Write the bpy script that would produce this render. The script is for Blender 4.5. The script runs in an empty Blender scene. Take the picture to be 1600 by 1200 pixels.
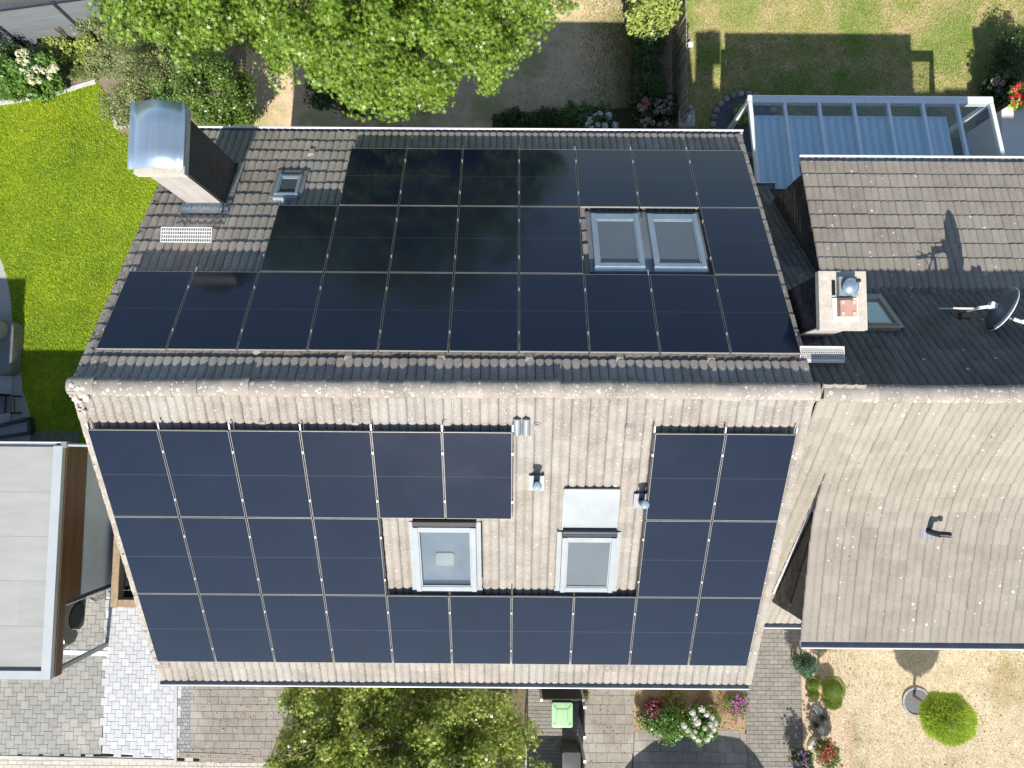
import bpy, math, random
import numpy as np
from mathutils import Vector, Matrix

# ------------------------------------------------------------------ camera, light, exposure
SC = bpy.context.scene
COL = SC.collection
HC, FPX = 20.0, 1080.664            # height of the drone above the ground, focal length in photo pixels

def _rot(rx, ry, rz):
    return (Matrix.Rotation(rz, 3, 'Z') @ Matrix.Rotation(ry, 3, 'Y') @ Matrix.Rotation(rx, 3, 'X'))
CAMR = _rot(.0727, .0006, .007)
cam = bpy.data.objects.new('camera', bpy.data.cameras.new('camera'))
COL.objects.link(cam)
cam.matrix_world = Matrix.Translation((0, 0, HC)) @ CAMR.to_4x4()
cam.data.sensor_width = 36.0
cam.data.lens = FPX / 1600 * 36.0
cam.data.clip_end = 3000
SC.camera = cam

SUNV = Vector((.058, 1.05, -1.0)).normalized()      # the way the light travels
world = bpy.data.worlds.new('World'); SC.world = world; world.use_nodes = True
wn = world.node_tree
sky = wn.nodes.new('ShaderNodeTexSky'); sky.sky_type = 'NISHITA'; sky.sun_disc = False
sky.sun_elevation = math.asin(-SUNV.z); sky.sun_rotation = math.pi + .055
sky.air_density = 1.0; sky.dust_density = .6; sky.ozone_density = 1.2
wn.links.new(sky.outputs[0], wn.nodes['Background'].inputs[0])
wn.nodes['Background'].inputs[1].default_value = .108
sun = bpy.data.objects.new('sun', bpy.data.lights.new('sun', 'SUN')); COL.objects.link(sun)
sun.data.energy = 4.8; sun.data.angle = math.radians(.53); sun.data.color = (1, .955, .88)
sun.rotation_euler = SUNV.to_track_quat('-Z', 'Y').to_euler()
SC.view_settings.view_transform = 'Standard'; SC.view_settings.look = 'None'
SC.view_settings.gamma = 1; SC.view_settings.exposure = .52
SC.cycles.max_bounces = 8; SC.cycles.transparent_max_bounces = 12

random.seed(5); RNG = np.random.default_rng(5)
PI = math.pi

def ray(x, y):
    return CAMR @ Vector(((x - 800) / FPX, (600 - y) / FPX, -1.0))
def G(x, y, z=0.0):                  # photo pixel -> point on the horizontal plane z
    d = ray(x, y); t = (z - HC) / d.z
    return Vector((t * d.x, t * d.y, z))
def GP(x, y, p, n):                  # photo pixel -> point on any plane
    d = ray(x, y); c = Vector((0, 0, HC)); t = (Vector(p) - c).dot(n) / d.dot(n)
    return c + t * d

# ------------------------------------------------------------------ materials
MATS = {}
def ramp(nt, fac, stops):
    r = nt.nodes.new('ShaderNodeValToRGB'); e = r.color_ramp.elements
    while len(e) < len(stops): e.new(.5)
    for k, (p, c) in enumerate(stops):
        e[k].position = p; e[k].color = (*c, 1) if len(c) == 3 else c
    nt.links.new(fac, r.inputs[0]); return r.outputs[0]
def noise(nt, co, scale, detail=4, rough=.55):
    n = nt.nodes.new('ShaderNodeTexNoise'); n.inputs['Scale'].default_value = scale
    n.inputs['Detail'].default_value = detail; n.inputs['Roughness'].default_value = rough
    nt.links.new(co, n.inputs['Vector']); return n.outputs['Fac']
def mixc(nt, fac, a, b, mode='MIX'):
    m = nt.nodes.new('ShaderNodeMix'); m.data_type = 'RGBA'; m.blend_type = mode
    for s, v in ((m.inputs[0], fac), (m.inputs[6], a), (m.inputs[7], b)):
        if isinstance(v, (int, float)): s.default_value = v
        elif isinstance(v, tuple): s.default_value = (*v, 1)
        else: nt.links.new(v, s)
    return m.outputs[2]
def math_(nt, op, a, b=0.0, c=0.0):
    m = nt.nodes.new('ShaderNodeMath'); m.operation = op
    for s, v in zip(m.inputs, (a, b, c)):
        if isinstance(v, (int, float)): s.default_value = v
        else: nt.links.new(v, s)
    return m.outputs[0]
def mk(name, c1, c2=None, scale=6, rough=.8, bump=0, bscale=60, tint=0, hue=None, spots=(), spec=.4,
       metal=0, transl=0, alpha=1, big=None, coat=0, stretch=None, dots=()):
    """Procedural material in world coordinates: two-tone noise, optional large patches, lichen-like spots,
    per-piece tint (attribute 'tint' or object random) and fine relief."""
    if name in MATS: return MATS[name]
    m = bpy.data.materials.new(name); m.use_nodes = True; nt = m.node_tree
    b = nt.nodes['Principled BSDF']; geo = nt.nodes.new('ShaderNodeNewGeometry'); co = geo.outputs['Position']
    if stretch:
        mp = nt.nodes.new('ShaderNodeMapping'); mp.inputs['Scale'].default_value = stretch
        nt.links.new(co, mp.inputs[0]); co2 = mp.outputs[0]
    else: co2 = co
    c2 = c2 or tuple(min(1, v * 1.25) for v in c1)
    col = ramp(nt, noise(nt, co2, scale), [(.3, c1), (.7, c2)])
    if big:
        cb, bs, lo, hi = big
        col = mixc(nt, ramp(nt, noise(nt, co, bs, 5, .6), [(lo, (0, 0, 0)), (hi, (1, 1, 1))]), col, cb)
    if tint or hue:
        at = nt.nodes.new('ShaderNodeAttribute'); at.attribute_name = 'tint'
        oi = nt.nodes.new('ShaderNodeObjectInfo')
        f = math_(nt, 'FRACT', math_(nt, 'ADD', at.outputs['Fac'], oi.outputs['Random']))
        if hue: col = mixc(nt, ramp(nt, f, [(.0, (0, 0, 0)), (1, (1, 1, 1))]), col, hue)
        if tint:
            k = math_(nt, 'MULTIPLY_ADD', math_(nt, 'FRACT', math_(nt, 'MULTIPLY', f, 7.31)), 2 * tint, 1 - tint)
            cm = nt.nodes.new('ShaderNodeCombineColor')
            for i in range(3): nt.links.new(k, cm.inputs[i])
            col = mixc(nt, 1.0, col, cm.outputs[0], 'MULTIPLY')
    for (sc_, th, wd, sdet) in spots:      # fine noise blotches: colour given in sdet
        f = ramp(nt, noise(nt, co, sc_, 3, .6), [(th, (0, 0, 0)), (th + wd, (1, 1, 1))])
        col = mixc(nt, f, col, sdet)
    for (sc_, r0, r1, keep, dc) in dots:   # round lichen dots
        v = nt.nodes.new('ShaderNodeTexVoronoi'); v.inputs['Scale'].default_value = sc_
        nt.links.new(co, v.inputs['Vector'])
        d = ramp(nt, v.outputs['Distance'], [(r0, (1, 1, 1)), (r1, (0, 0, 0))])
        sp = nt.nodes.new('ShaderNodeSeparateColor'); nt.links.new(v.outputs['Color'], sp.inputs[0])
        g = math_(nt, 'MULTIPLY', math_(nt, 'LESS_THAN', sp.outputs[0], keep), d)
        col = mixc(nt, g, col, dc)
    nt.links.new(col, b.inputs['Base Color'])
    b.inputs['Roughness'].default_value = rough; b.inputs['Specular IOR Level'].default_value = spec
    b.inputs['Metallic'].default_value = metal; b.inputs['Coat Weight'].default_value = coat
    if alpha < 1: b.inputs['Alpha'].default_value = alpha
    if bump:
        bp = nt.nodes.new('ShaderNodeBump'); bp.inputs['Strength'].default_value = min(1, bump * 2)
        bp.inputs['Distance'].default_value = .0035 * max(1, bump * 2)
        nt.links.new(noise(nt, co2, bscale, 5), bp.inputs['Height']); nt.links.new(bp.outputs[0], b.inputs['Normal'])
    if transl:
        t = nt.nodes.new('ShaderNodeBsdfTranslucent'); nt.links.new(col, t.inputs[0])
        mx = nt.nodes.new('ShaderNodeMixShader'); mx.inputs[0].default_value = transl
        nt.links.new(b.outputs[0], mx.inputs[1]); nt.links.new(t.outputs[0], mx.inputs[2])
        nt.links.new(mx.outputs[0], nt.nodes['Material Output'].inputs[0])
    MATS[name] = m; return m

LICH = (.62, .60, .54)
T_MAIN = mk('roof_tile_concrete', (0.261, 0.227, 0.191), (0.361, 0.323, 0.276), 3.2, .9, .3, 90, tint=.11,
            big=((.33, .31, .275), .55, .45, .62), spots=((48, .57, .08, (.52, .485, .435)), (120, .62, .05, (.17, .145, .12))),
            dots=((3.4, .06, .085, .35, LICH), (7, .08, .11, .3, (.66, .65, .6)), (5, .04, .06, .07, (.04, .035, .03))))
T_NB = mk('roof_tile_weathered', (0.238, 0.207, 0.169), (0.317, 0.28, 0.231), 2.6, .92, .3, 90, tint=.07,
          big=((.30, .27, .225), .6, .42, .62), spots=((45, .63, .05, (.50, .47, .41)), (100, .63, .05, (.15, .13, .11))),
          dots=((3.2, .07, .10, .42, LICH), (7, .09, .13, .36, (.58, .57, .52)), (4, .05, .07, .10, (.05, .045, .04))))
T_SHADE = mk('roof_tile_shade_dark', (.10, .10, .095), (.15, .148, .138), 2.6, .92, .3, 90, tint=.12,  # weathered tile darkened: shade of the steep north slope put into its colour
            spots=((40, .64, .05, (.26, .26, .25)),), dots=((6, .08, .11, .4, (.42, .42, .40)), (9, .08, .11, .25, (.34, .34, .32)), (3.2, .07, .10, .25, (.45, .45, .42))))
T_VERGE = mk('verge_tile_mossy', (.30, .26, .22), (.40, .35, .30), 4, .95, .6, 70, tint=.1,
             spots=((16, .58, .08, (.52, .49, .44)), (9, .60, .05, (.07, .05, .032)), (22, .64, .05, (.1, .075, .04))))
T_RIDGE = mk('ridge_tile_lichen', (.26, .228, .195), (.36, .32, .275), 4, .95, .5, 80, tint=.10,
             spots=((22, .60, .06, (.58, .55, .49)), (14, .68, .05, (.12, .10, .07))),
             dots=((6, .16, .20, .5, (.60, .58, .53)), (11, .16, .2, .4, (.66, .65, .6)), (6, .06, .09, .5, (.3, .27, .23))))
DECK = mk('roof_underlay', (.03, .028, .026), rough=.95)
MORTAR = mk('lichen_mortar', (0.496, 0.464, 0.408), (0.592, 0.56, 0.504), 14, .95, .8, 50, spots=((40, .62, .05, (.35, .31, .25)),))
PLASTER = mk('plaster', (.68, .66, .61), (.74, .72, .68), 2, .9, .2, 120)
ZINC = mk('zinc_sheet', (.22, .24, .26), (.30, .32, .34), 3, .55, .05, 20, metal=.25, stretch=(1, .3, 1))
ZINC_L = mk('pale_zinc', (.25, .275, .28), (.31, .33, .335), 2.5, .55, .05, 10, metal=.1)
GUT_IN = mk('gutter_zinc', (.20, .22, .25), (.28, .30, .33), 5, .5, .05, 30, metal=.3)
GUT_LIP = mk('gutter_lip', (.80, .81, .83), (.86, .86, .87), 8, .35, metal=.2)
CHROME = mk('stainless_hood', (.40, .52, .62), (.50, .60, .68), 1.2, .26, .04, 3, metal=.72, stretch=(6, .3, 1))
ALU = mk('aluminium', (.66, .68, .70), (.72, .74, .76), 12, .35, metal=.85)
ALU_W = mk('white_powder_coat', (.78, .80, .82), (.84, .85, .86), 4, .35)
PANEL_FRAME = mk('panel_frame', (.30, .29, .27), (.38, .365, .34), 10, .45, metal=.4)
RAIL = mk('black_rail', (.03, .03, .03), (.05, .05, .05), 10, .5, metal=.4)
FRAME_GREY = mk('window_frame_grey', (.26, .335, .40), (.33, .40, .46), 5, .4, metal=.2)
FRAME_PALE = mk('window_frame_pale', (.26, .29, .305), (.31, .335, .35), 4, .45)
BLACK = mk('black_plastic', (.012, .012, .013), (.02, .02, .021), 9, .4)
SLATE = mk('slate_shingle', (0.0165, 0.0204, 0.027), (0.0315, 0.0382, 0.05), 9, .42, .25, 50, tint=.35, stretch=(1, 3, 1))
SLATE_W = mk('slate_cheek', (0.054, 0.0486, 0.045), (0.108, 0.0972, 0.0864), 7, .75, .3, 60, tint=.3)
FIBRE = mk('fibre_cement', (.40, .37, .34), (.47, .44, .405), 3, .85, .1, 60, tint=.05)
CAPCON = mk('pebble_concrete', (0.468, 0.421, 0.351), (0.593, 0.546, 0.468), 9, .9, .6, 70,
            spots=((60, .6, .04, (.36, .27, .17)), (42, .64, .04, (.28, .27, .26)), (90, .63, .03, (.86, .84, .8))))
TERRA = mk('terracotta_flue', (.44, .25, .19), (.52, .31, .24), 8, .85, .15, 60)
MEMB = mk('roof_membrane', (0.32, 0.324, 0.308), (0.376, 0.38, 0.364), 1.3, .85, .12, 30, tint=.03,
          stretch=(.6, 3, 1), spots=((7, .66, .08, (.34, .34, .32)), (55, .68, .04, (.55, .55, .53))))
COPE = mk('white_coping', (.42, .455, .465), (.47, .50, .505), 2, .4, metal=.1)
WOODB = mk('brown_cladding', (.10, .045, .017), (.155, .075, .03), 6, .55, .25, 40, tint=.12, stretch=(1, .25, 6))
WOODT = mk('oak_timber', (.27, .20, .12), (.36, .27, .17), 8, .8, .3, 40, tint=.1)
WOODF = mk('grey_fence_wood', (.24, .215, .18), (.33, .30, .255), 7, .85, .35, 50, tint=.22)
PANEL_G = mk('grey_wall_panel', (.46, .49, .52), (.53, .56, .585), 2, .6, .05, 40)
STEEL = mk('galvanised_post', (.27, .285, .30), (.34, .355, .37), 7, .5, metal=.4)
DARKST = mk('anthracite_steel', (.035, .042, .055), (.05, .058, .072), 7, .45, metal=.3)
WPC = mk('grey_composite_slat', (0.151, 0.162, 0.176), (0.187, 0.198, 0.212), 5, .7, .1, 60, tint=.06, stretch=(.3, 1, 3))
GRATE = mk('galvanised_grating', (.74, .74, .73), (.82, .82, .81), 20, .5, metal=.15)
CABLE = BLACK

def panel_mat():
    m = bpy.data.materials.new('solar_glass'); m.use_nodes = True; nt = m.node_tree; b = nt.nodes['Principled BSDF']
    tc = nt.nodes.new('ShaderNodeTexCoord'); sp = nt.nodes.new('ShaderNodeSeparateXYZ')
    nt.links.new(tc.outputs['Object'], sp.inputs[0])
    oi = nt.nodes.new('ShaderNodeObjectInfo'); geo = nt.nodes.new('ShaderNodeNewGeometry')
    col = ramp(nt, noise(nt, geo.outputs['Position'], 1.1, 3), [(.3, (.0065, .0108, .0225)), (.7, (.0085, .0140, .0285))])
    col = mixc(nt, oi.outputs['Random'], col, (.0090, .0130, .0275))
    # thin silver line between the two half-cell fields, and the barely visible cell grid
    ay = math_(nt, 'ABSOLUTE', sp.outputs[1])
    col = mixc(nt, math_(nt, 'MULTIPLY', math_(nt, 'LESS_THAN', ay, .0045), .5), col, (.09, .10, .115))
    fx = math_(nt, 'ABSOLUTE', math_(nt, 'SUBTRACT', math_(nt, 'FRACT', math_(nt, 'MULTIPLY', sp.outputs[0], 1 / .182)), .5))
    fy = math_(nt, 'ABSOLUTE', math_(nt, 'SUBTRACT', math_(nt, 'FRACT', math_(nt, 'MULTIPLY', sp.outputs[1], 1 / .091)), .5))
    g = math_(nt, 'MAXIMUM', math_(nt, 'GREATER_THAN', fx, .492), math_(nt, 'GREATER_THAN', fy, .488))
    col = mixc(nt, math_(nt, 'MULTIPLY', g, .35), col, (.006, .007, .009))
    d = noise(nt, geo.outputs['Position'], 45, 2); f = ramp(nt, d, [(.73, (0, 0, 0)), (.76, (1, 1, 1))])
    col = mixc(nt, math_(nt, 'MULTIPLY', f, .25), col, (.16, .16, .15))
    nt.links.new(col, b.inputs['Base Color'])
    r = ramp(nt, noise(nt, geo.outputs['Position'], 1.6, 4), [(.3, (.09, .09, .09)), (.7, (.14, .14, .14))])
    nt.links.new(r, b.inputs['Roughness']); b.inputs['IOR'].default_value = 1.5
    return m
SOLAR = panel_mat()

def glass_mat(name, col, rough=.04, trans=.0, alpha=1.0):
    m = bpy.data.materials.new(name); m.use_nodes = True; nt = m.node_tree; b = nt.nodes['Principled BSDF']
    geo = nt.nodes.new('ShaderNodeNewGeometry')
    c = ramp(nt, noise(nt, geo.outputs['Position'], 1.5, 4), [(.3, col), (.7, tuple(v * 1.12 for v in col))])
    nt.links.new(c, b.inputs['Base Color']); b.inputs['Roughness'].default_value = rough
    b.inputs['Transmission Weight'].default_value = trans; b.inputs['Alpha'].default_value = alpha
    b.inputs['IOR'].default_value = 1.5
    MATS[name] = m; return m
PANE_GREY = glass_mat('pane_with_grey_blind', (.125, .145, .155), .05)
PANE_DARK = glass_mat('dark_pane', (.08, .095, .10), .05)
PANE_TEAL = glass_mat('frosted_pane', (.42, .60, .64), .12)
CLEAR = glass_mat('clear_glass', (.85, .92, .95), .02, 0, .12)

def clear_glass():
    m = bpy.data.materials.new('clear_glass'); m.use_nodes = True; nt = m.node_tree; nt.nodes.remove(nt.nodes['Principled BSDF'])
    g = nt.nodes.new('ShaderNodeBsdfGlossy'); g.inputs['Roughness'].default_value = .03
    t = nt.nodes.new('ShaderNodeBsdfTransparent'); geo = nt.nodes.new('ShaderNodeNewGeometry')
    c = ramp(nt, noise(nt, geo.outputs['Position'], 3, 4), [(.35, (.90, .94, .95)), (.7, (.96, .98, .98))]); nt.links.new(c, t.inputs[0])
    lw = nt.nodes.new('ShaderNodeLayerWeight'); lw.inputs[0].default_value = .5
    fz = math_(nt, 'MULTIPLY_ADD', math_(nt, 'POWER', lw.outputs['Facing'], 3.0), .75, .13)
    mx = nt.nodes.new('ShaderNodeMixShader'); nt.links.new(fz, mx.inputs[0]); nt.links.new(t.outputs[0], mx.inputs[1]); nt.links.new(g.outputs[0], mx.inputs[2])
    nt.links.new(mx.outputs[0], nt.nodes['Material Output'].inputs[0]); return m
CLEAR = clear_glass()

# ------------------------------------------------------------------ mesh helpers
def link(o, parent=None):
    COL.objects.link(o)
    if parent is not None: o.parent = parent
    return o
def tag(o, label=None, cat=None, group=None, kind=None):
    if label: o['label'] = label
    if cat: o['category'] = cat
    if group: o['group'] = group
    if kind: o['kind'] = kind
    return o
def empty(name, loc=(0, 0, 0), label=None, cat=None, group=None, rz=0):
    o = bpy.data.objects.new(name, None); o.empty_display_size = .1
    o.location = loc; o.rotation_euler = (0, 0, rz); COL.objects.link(o)
    return tag(o, label, cat, group)
class MB:
    """collects shapes into one mesh"""
    def __init__(s): s.v = []; s.f = []; s.t = []
    def add(s, vs, fs, tint=0.0):
        n = len(s.v); s.v += [tuple(p) for p in vs]; s.f += [tuple(i + n for i in f) for f in fs]
        s.t += [tint] * len(vs); return s
    def box(s, c, size, rot=None, tint=0.0):
        hx, hy, hz = (v / 2 for v in size); c = Vector(c)
        vs = [Vector((x, y, z)) for z in (-hz, hz) for y in (-hy, hy) for x in (-hx, hx)]
        if rot is not None: vs = [rot @ v for v in vs]
        return s.add([c + v for v in vs], [(0, 2, 3, 1), (4, 5, 7, 6), (0, 1, 5, 4), (2, 6, 7, 3), (0, 4, 6, 2), (1, 3, 7, 5)], tint)
    def bar(s, a, b, w, h, up=(0, 0, 1)):        # box from a to b, w across, h along up
        a = Vector(a); b = Vector(b); d = (b - a); L = d.length; d.normalize()
        up = Vector(up); sx = d.cross(up)
        if sx.length < 1e-5: sx = d.cross(Vector((0, 1, 0)))
        sx.normalize(); uz = sx.cross(d).normalized()
        R = Matrix((sx, d, uz)).transposed()
        return s.box((a + b) / 2, (w, L, h), R)
    def tube(s, pts, r, n=8, cap=True):
        pts = [Vector(p) for p in pts]; rs = r if isinstance(r, (list, tuple)) else [r] * len(pts)
        base = len(s.v); prev = None
        for i, p in enumerate(pts):
            d = (pts[min(i + 1, len(pts) - 1)] - pts[max(i - 1, 0)]).normalized()
            a = d.cross(Vector((0, 0, 1)) if abs(d.z) < .9 else Vector((1, 0, 0))).normalized()
            if prev is not None and a.dot(prev) < 0: a = -a
            prev = a; b_ = d.cross(a)
            for k in range(n):
                t = 2 * PI * k / n; s.v.append(tuple(p + rs[i] * (math.cos(t) * a + math.sin(t) * b_))); s.t.append(0)
        for i in range(len(pts) - 1):
            for k in range(n):
                q = base + i * n + k; q2 = base + i * n + (k + 1) % n
                s.f.append((q, q2, q2 + n, q + n))
        if cap:
            s.f.append(tuple(range(base + n - 1, base - 1, -1)))
            e = base + (len(pts) - 1) * n; s.f.append(tuple(range(e, e + n)))
        return s
    def lathe(s, c, prof, n=16, R=None):         # prof: (radius, height)
        c = Vector(c); base = len(s.v)
        for r, h in prof:
            for k in range(n):
                t = 2 * PI * k / n; v = Vector((r * math.cos(t), r * math.sin(t), h))
                if R is not None: v = R @ v
                s.v.append(tuple(c + v)); s.t.append(0)
        for i in range(len(prof) - 1):
            for k in range(n):
                q = base + i * n + k; q2 = base + i * n + (k + 1) % n
                s.f.append((q, q2, q2 + n, q + n))
        s.f.append(tuple(range(base + n - 1, base - 1, -1)))
        e = base + (len(prof) - 1) * n; s.f.append(tuple(range(e, e + n)))
        return s
    def extrude(s, poly, d):                      # poly: list of points, closed prism along d
        n = len(poly); d = Vector(d); a = [Vector(p) for p in poly]
        return s.add(a + [p + d for p in a], [tuple(range(n))[::-1], tuple(range(n, 2 * n))] +
                     [(i, (i + 1) % n, (i + 1) % n + n, i + n) for i in range(n)])
    def build(s, name, mat, parent=None, smooth=False, tint=False):
        me = bpy.data.meshes.new(name); me.from_pydata(s.v, [], s.f); me.materials.append(mat)
        if smooth:
            me.polygons.foreach_set('use_smooth', [True] * len(me.polygons))
            if hasattr(me, 'set_sharp_from_angle'): me.set_sharp_from_angle(angle=math.radians(40))
        if tint:
            a = me.attributes.new('tint', 'FLOAT', 'POINT'); a.data.foreach_set('value', s.t)
        bm_fix(me)
        return link(bpy.data.objects.new(name, me), parent)
def bm_fix(me):
    import bmesh
    bm = bmesh.new(); bm.from_mesh(me); bmesh.ops.recalc_face_normals(bm, faces=bm.faces); bm.to_mesh(me); bm.free()
def npmesh(name, V, F, mat, tint=None, smooth=False):
    """V (n,3), F (m,k) arrays -> mesh datablock"""
    me = bpy.data.meshes.new(name); k = F.shape[1]
    me.vertices.add(len(V)); me.vertices.foreach_set('co', V.astype(np.float32).ravel())
    me.loops.add(F.size); me.loops.foreach_set('vertex_index', F.astype(np.int32).ravel())
    me.polygons.add(len(F)); me.polygons.foreach_set('loop_start', np.arange(0, F.size, k, dtype=np.int32))
    if smooth: me.polygons.foreach_set('use_smooth', np.ones(len(F), bool))
    me.update(calc_edges=True); me.materials.append(mat)
    if tint is not None:
        a = me.attributes.new('tint', 'FLOAT', 'POINT'); a.data.foreach_set('value', tint.astype(np.float32))
    return me
def npobj(name, V, F, mat, parent=None, tint=None, smooth=False):
    return link(bpy.data.objects.new(name, npmesh(name, V, F, mat, tint, smooth)), parent)
def inst(name, me, M, parent=None):
    o = bpy.data.objects.new(name, me); COL.objects.link(o)
    if parent is not None: o.parent = parent
    o.matrix_local = M
    return o
def frame_mat(o, u, v, w):
    M = Matrix((u, v, w)).transposed().to_4x4(); M.translation = Vector(o); return M

# ------------------------------------------------------------------ setting: ground sheets
def sheet(name, pts, z, mat, px=True):
    P = [G(x, y) if px else Vector((x, y, 0)) for x, y in pts]
    me = bpy.data.meshes.new(name); me.from_pydata([(p.x, p.y, z) for p in P], [], [tuple(range(len(P)))])
    me.materials.append(mat); bm_fix(me)
    if me.polygons[0].normal.z < 0: me.flip_normals()
    o = link(bpy.data.objects.new(name, me)); o['kind'] = 'structure'; return o
def in_poly(x, y, P):
    c = np.zeros(len(x), bool); n = len(P)
    for i in range(n):
        x1, y1 = P[i]; x2, y2 = P[(i + 1) % n]
        if y1 == y2: continue
        c ^= ((y1 > y) != (y2 > y)) & (x < (x2 - x1) * (y - y1) / (y2 - y1) + x1)
    return c
def scatter(P, n):
    P = np.array(P); lo, hi = P.min(0), P.max(0)
    q = RNG.uniform(lo, hi, (int(n * 1.0), 2)); return q[in_poly(q[:, 0], q[:, 1], P)]
def gpoly(pts): return [tuple(G(x, y).xy) for x, y in pts]
def grass(name, P, n, hmin, hmax, w, mat, z=.0, label=None, clump=None):
    q = scatter(P, n)
    if clump is not None: q = q[clump(q)]
    m = len(q); a = RNG.uniform(0, 2 * PI, m); h = RNG.uniform(hmin, hmax, m); ln = RNG.uniform(.2, .9, m) * h; b = RNG.uniform(0, 2 * PI, m)
    ww = w * RNG.uniform(.6, 1.3, m)
    V = np.zeros((m, 3, 3))
    V[:, 0, 0] = q[:, 0] - ww * np.cos(a); V[:, 0, 1] = q[:, 1] - ww * np.sin(a)
    V[:, 1, 0] = q[:, 0] + ww * np.cos(a); V[:, 1, 1] = q[:, 1] + ww * np.sin(a)
    V[:, 2, 0] = q[:, 0] + ln * np.cos(b); V[:, 2, 1] = q[:, 1] + ln * np.sin(b); V[:, 2, 2] = h
    V[:, :, 2] += z
    F = np.arange(m * 3).reshape(m, 3)
    o = npobj(name, V.reshape(-1, 3), F, mat, tint=np.repeat(RNG.random(m), 3)); o['kind'] = 'stuff'
    if label: o['label'] = label; o['category'] = 'grass'
    return o

SOIL = mk('garden_soil', (.16, .12, .085), (.30, .235, .17), 9, .95, .6, 40, spots=((60, .6, .05, (.38, .31, .23)),))
LAWN = mk('green_lawn', (.24, .33, .012), (.32, .41, .02), 5, .9, .6, 120, spots=((70, .55, .1, (.16, .26, .03)),), big=((.10, .16, .015), .5, .4, .65))
GRASS_G = mk('green_grass_blade', (0.38, 0.51, 0.0306), (0.475, 0.6, 0.051), 1.2, .6, tint=.25, transl=.3, big=((.56, .62, .03), .45, .5, .7))
DRY = mk('parched_lawn', (0.522, 0.436, 0.298), (0.649, 0.556, 0.406), 2.2, .95, .6, 70,
         big=((.34, .27, .12), .35, .52, .68), spots=((30, .60, .1, (.58, .46, .30)), (55, .62, .06, (.30, .24, .14))))
DRYB = mk('straw_grass_blade', (0.593, 0.506, 0.349), (0.741, 0.647, 0.48), 2, .8, tint=.13, transl=.2, big=((.36, .34, .13), .6, .50, .70))
MIXL = mk('patchy_lawn', (0.286, 0.32, 0.077), (0.55, 0.42, 0.242), 1.5, .95, .6, 70,
          big=((.17, .27, .045), .55, .45, .6), spots=((12, .58, .1, (.52, .42, .26)),))
MIXB = mk('patchy_grass_blade', (0.315, 0.388, 0.0735), (0.651, 0.514, 0.284), 1.6, .7, tint=.25, transl=.25)
SLAB = mk('terrace_slab', (.40, .41, .42), (.48, .49, .50), 2, .8, .15, 40)
KERB = mk('concrete_kerb', (.42, .42, .40), (.52, .52, .50), 6, .9, .3, 60)
ASPH = mk('asphalt', (.10, .10, .10), (.14, .14, .135), 20, .9, .4, 120)
JOINT = mk('paving_joint', (0.338, 0.325, 0.299), (0.442, 0.429, 0.39), 20, .95, .3, 80)
JOINT_W = mk('pale_joint', (0.575, 0.575, 0.564), (0.667, 0.667, 0.655), 20, .95, .3, 80)
JOINT_B = mk('mossy_joint', (.22, .20, .17), (.30, .27, .23), 20, .95, .3, 80, spots=((9, .62, .06, (.12, .14, .05)),))

gnd = sheet('ground', [(-400, -400), (400, -400), (400, 400), (-400, 400)], -.05, mk('verge_grass', (.20, .22, .07), (.33, .29, .14), 1.2, .95), px=False)

# lawn beside the terrace (west), garden beds, terrace
LAWN_PX = [(-60, 168), (90, 148), (150, 128), (182, 165), (186, 208), (300, 250), (300, 700), (62, 692), (50, 668), (46, 640), (36, 612), (30, 560), (22, 540), (17, 470), (10, 430), (0, 402), (-60, 380)]
sheet('bed_soil', [(-60, 40), (420, 40), (420, 300), (-60, 300)], -.006, SOIL)
sheet('lawn', LAWN_PX, .0, LAWN)
grass('lawn_grass', gpoly(LAWN_PX), 230000, .03, .065, .011, GRASS_G, .0, 'bright green lawn grass beside the terrace')
sheet('terrace', [(-90, 380), (0, 402), (12, 430), (18, 470), (32, 560), (48, 640), (70, 700), (320, 700), (320, 900), (-90, 900)], -.003, JOINT)
def slab_rows():
    n = 0
    P = gpoly([(-90, 380), (0, 402), (12, 430), (18, 470), (32, 560), (48, 640), (56, 668), (60, 700), (320, 700), (320, 720), (-90, 720)])
    par = bpy.data.objects['terrace']; me = None
    mb = MB().box((0, 0, .01), (.592, .592, .03)); o = mb.build('paving_slab', SLAB, par); me = o.data; bpy.data.objects.remove(o)
    for i in range(-8, 20):
        for j in range(-6, 20):
            c = (-17.2 + i * .6, -1.2 + j * .6)
            cs = np.array([(c[0] + a, c[1] + b) for a in (-.28, .28) for b in (-.28, .28)])
            if in_poly(cs[:, 0], cs[:, 1], P).all() and c[0] > -16.5 and c[1] > -.6:
                inst('paving_slab', me, Matrix.Translation((c[0], c[1], .002)), par)
slab_rows()

# back garden, dry and shaded
BACK = mk('bare_back_lawn', (.58, .42, .26), (.74, .56, .38), 3, .95, .6, 60, big=((.44, .38, .18), .7, .5, .62), spots=((9, .60, .06, (.36, .28, .18)), (26, .62, .05, (.24, .19, .12)), (40, .64, .05, (.70, .58, .43))))
sheet('dry_lawn', [(384, -160), (1000, -160), (1000, 330), (384, 330)], -.002, BACK)
q0 = gpoly([(384, -60), (1000, -60), (1000, 235), (384, 235)])
grass('dry_grass', q0, 26000, .015, .035, .007, DRYB, -.002, 'parched straw coloured grass of the shaded back garden')
def fade(q): return RNG.random(len(q)) < np.clip((q[:, 0] - 1.75) / 1.8, 0, 1) ** 1.3
grass('shade_grass', gpoly([(900, -20), (992, -20), (992, 205), (900, 205)]), 40000, .02, .045, .010, mk('shade_green_blade', (.16, .22, .04), (.26, .31, .08), 2, .7, tint=.25, transl=.25), .0, 'green grass fringe along the bed of the shaded back garden', fade)
sheet('bed_strip', [(985, -160), (1066, -160), (1070, 300), (985, 300)], .003, SOIL)
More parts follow.
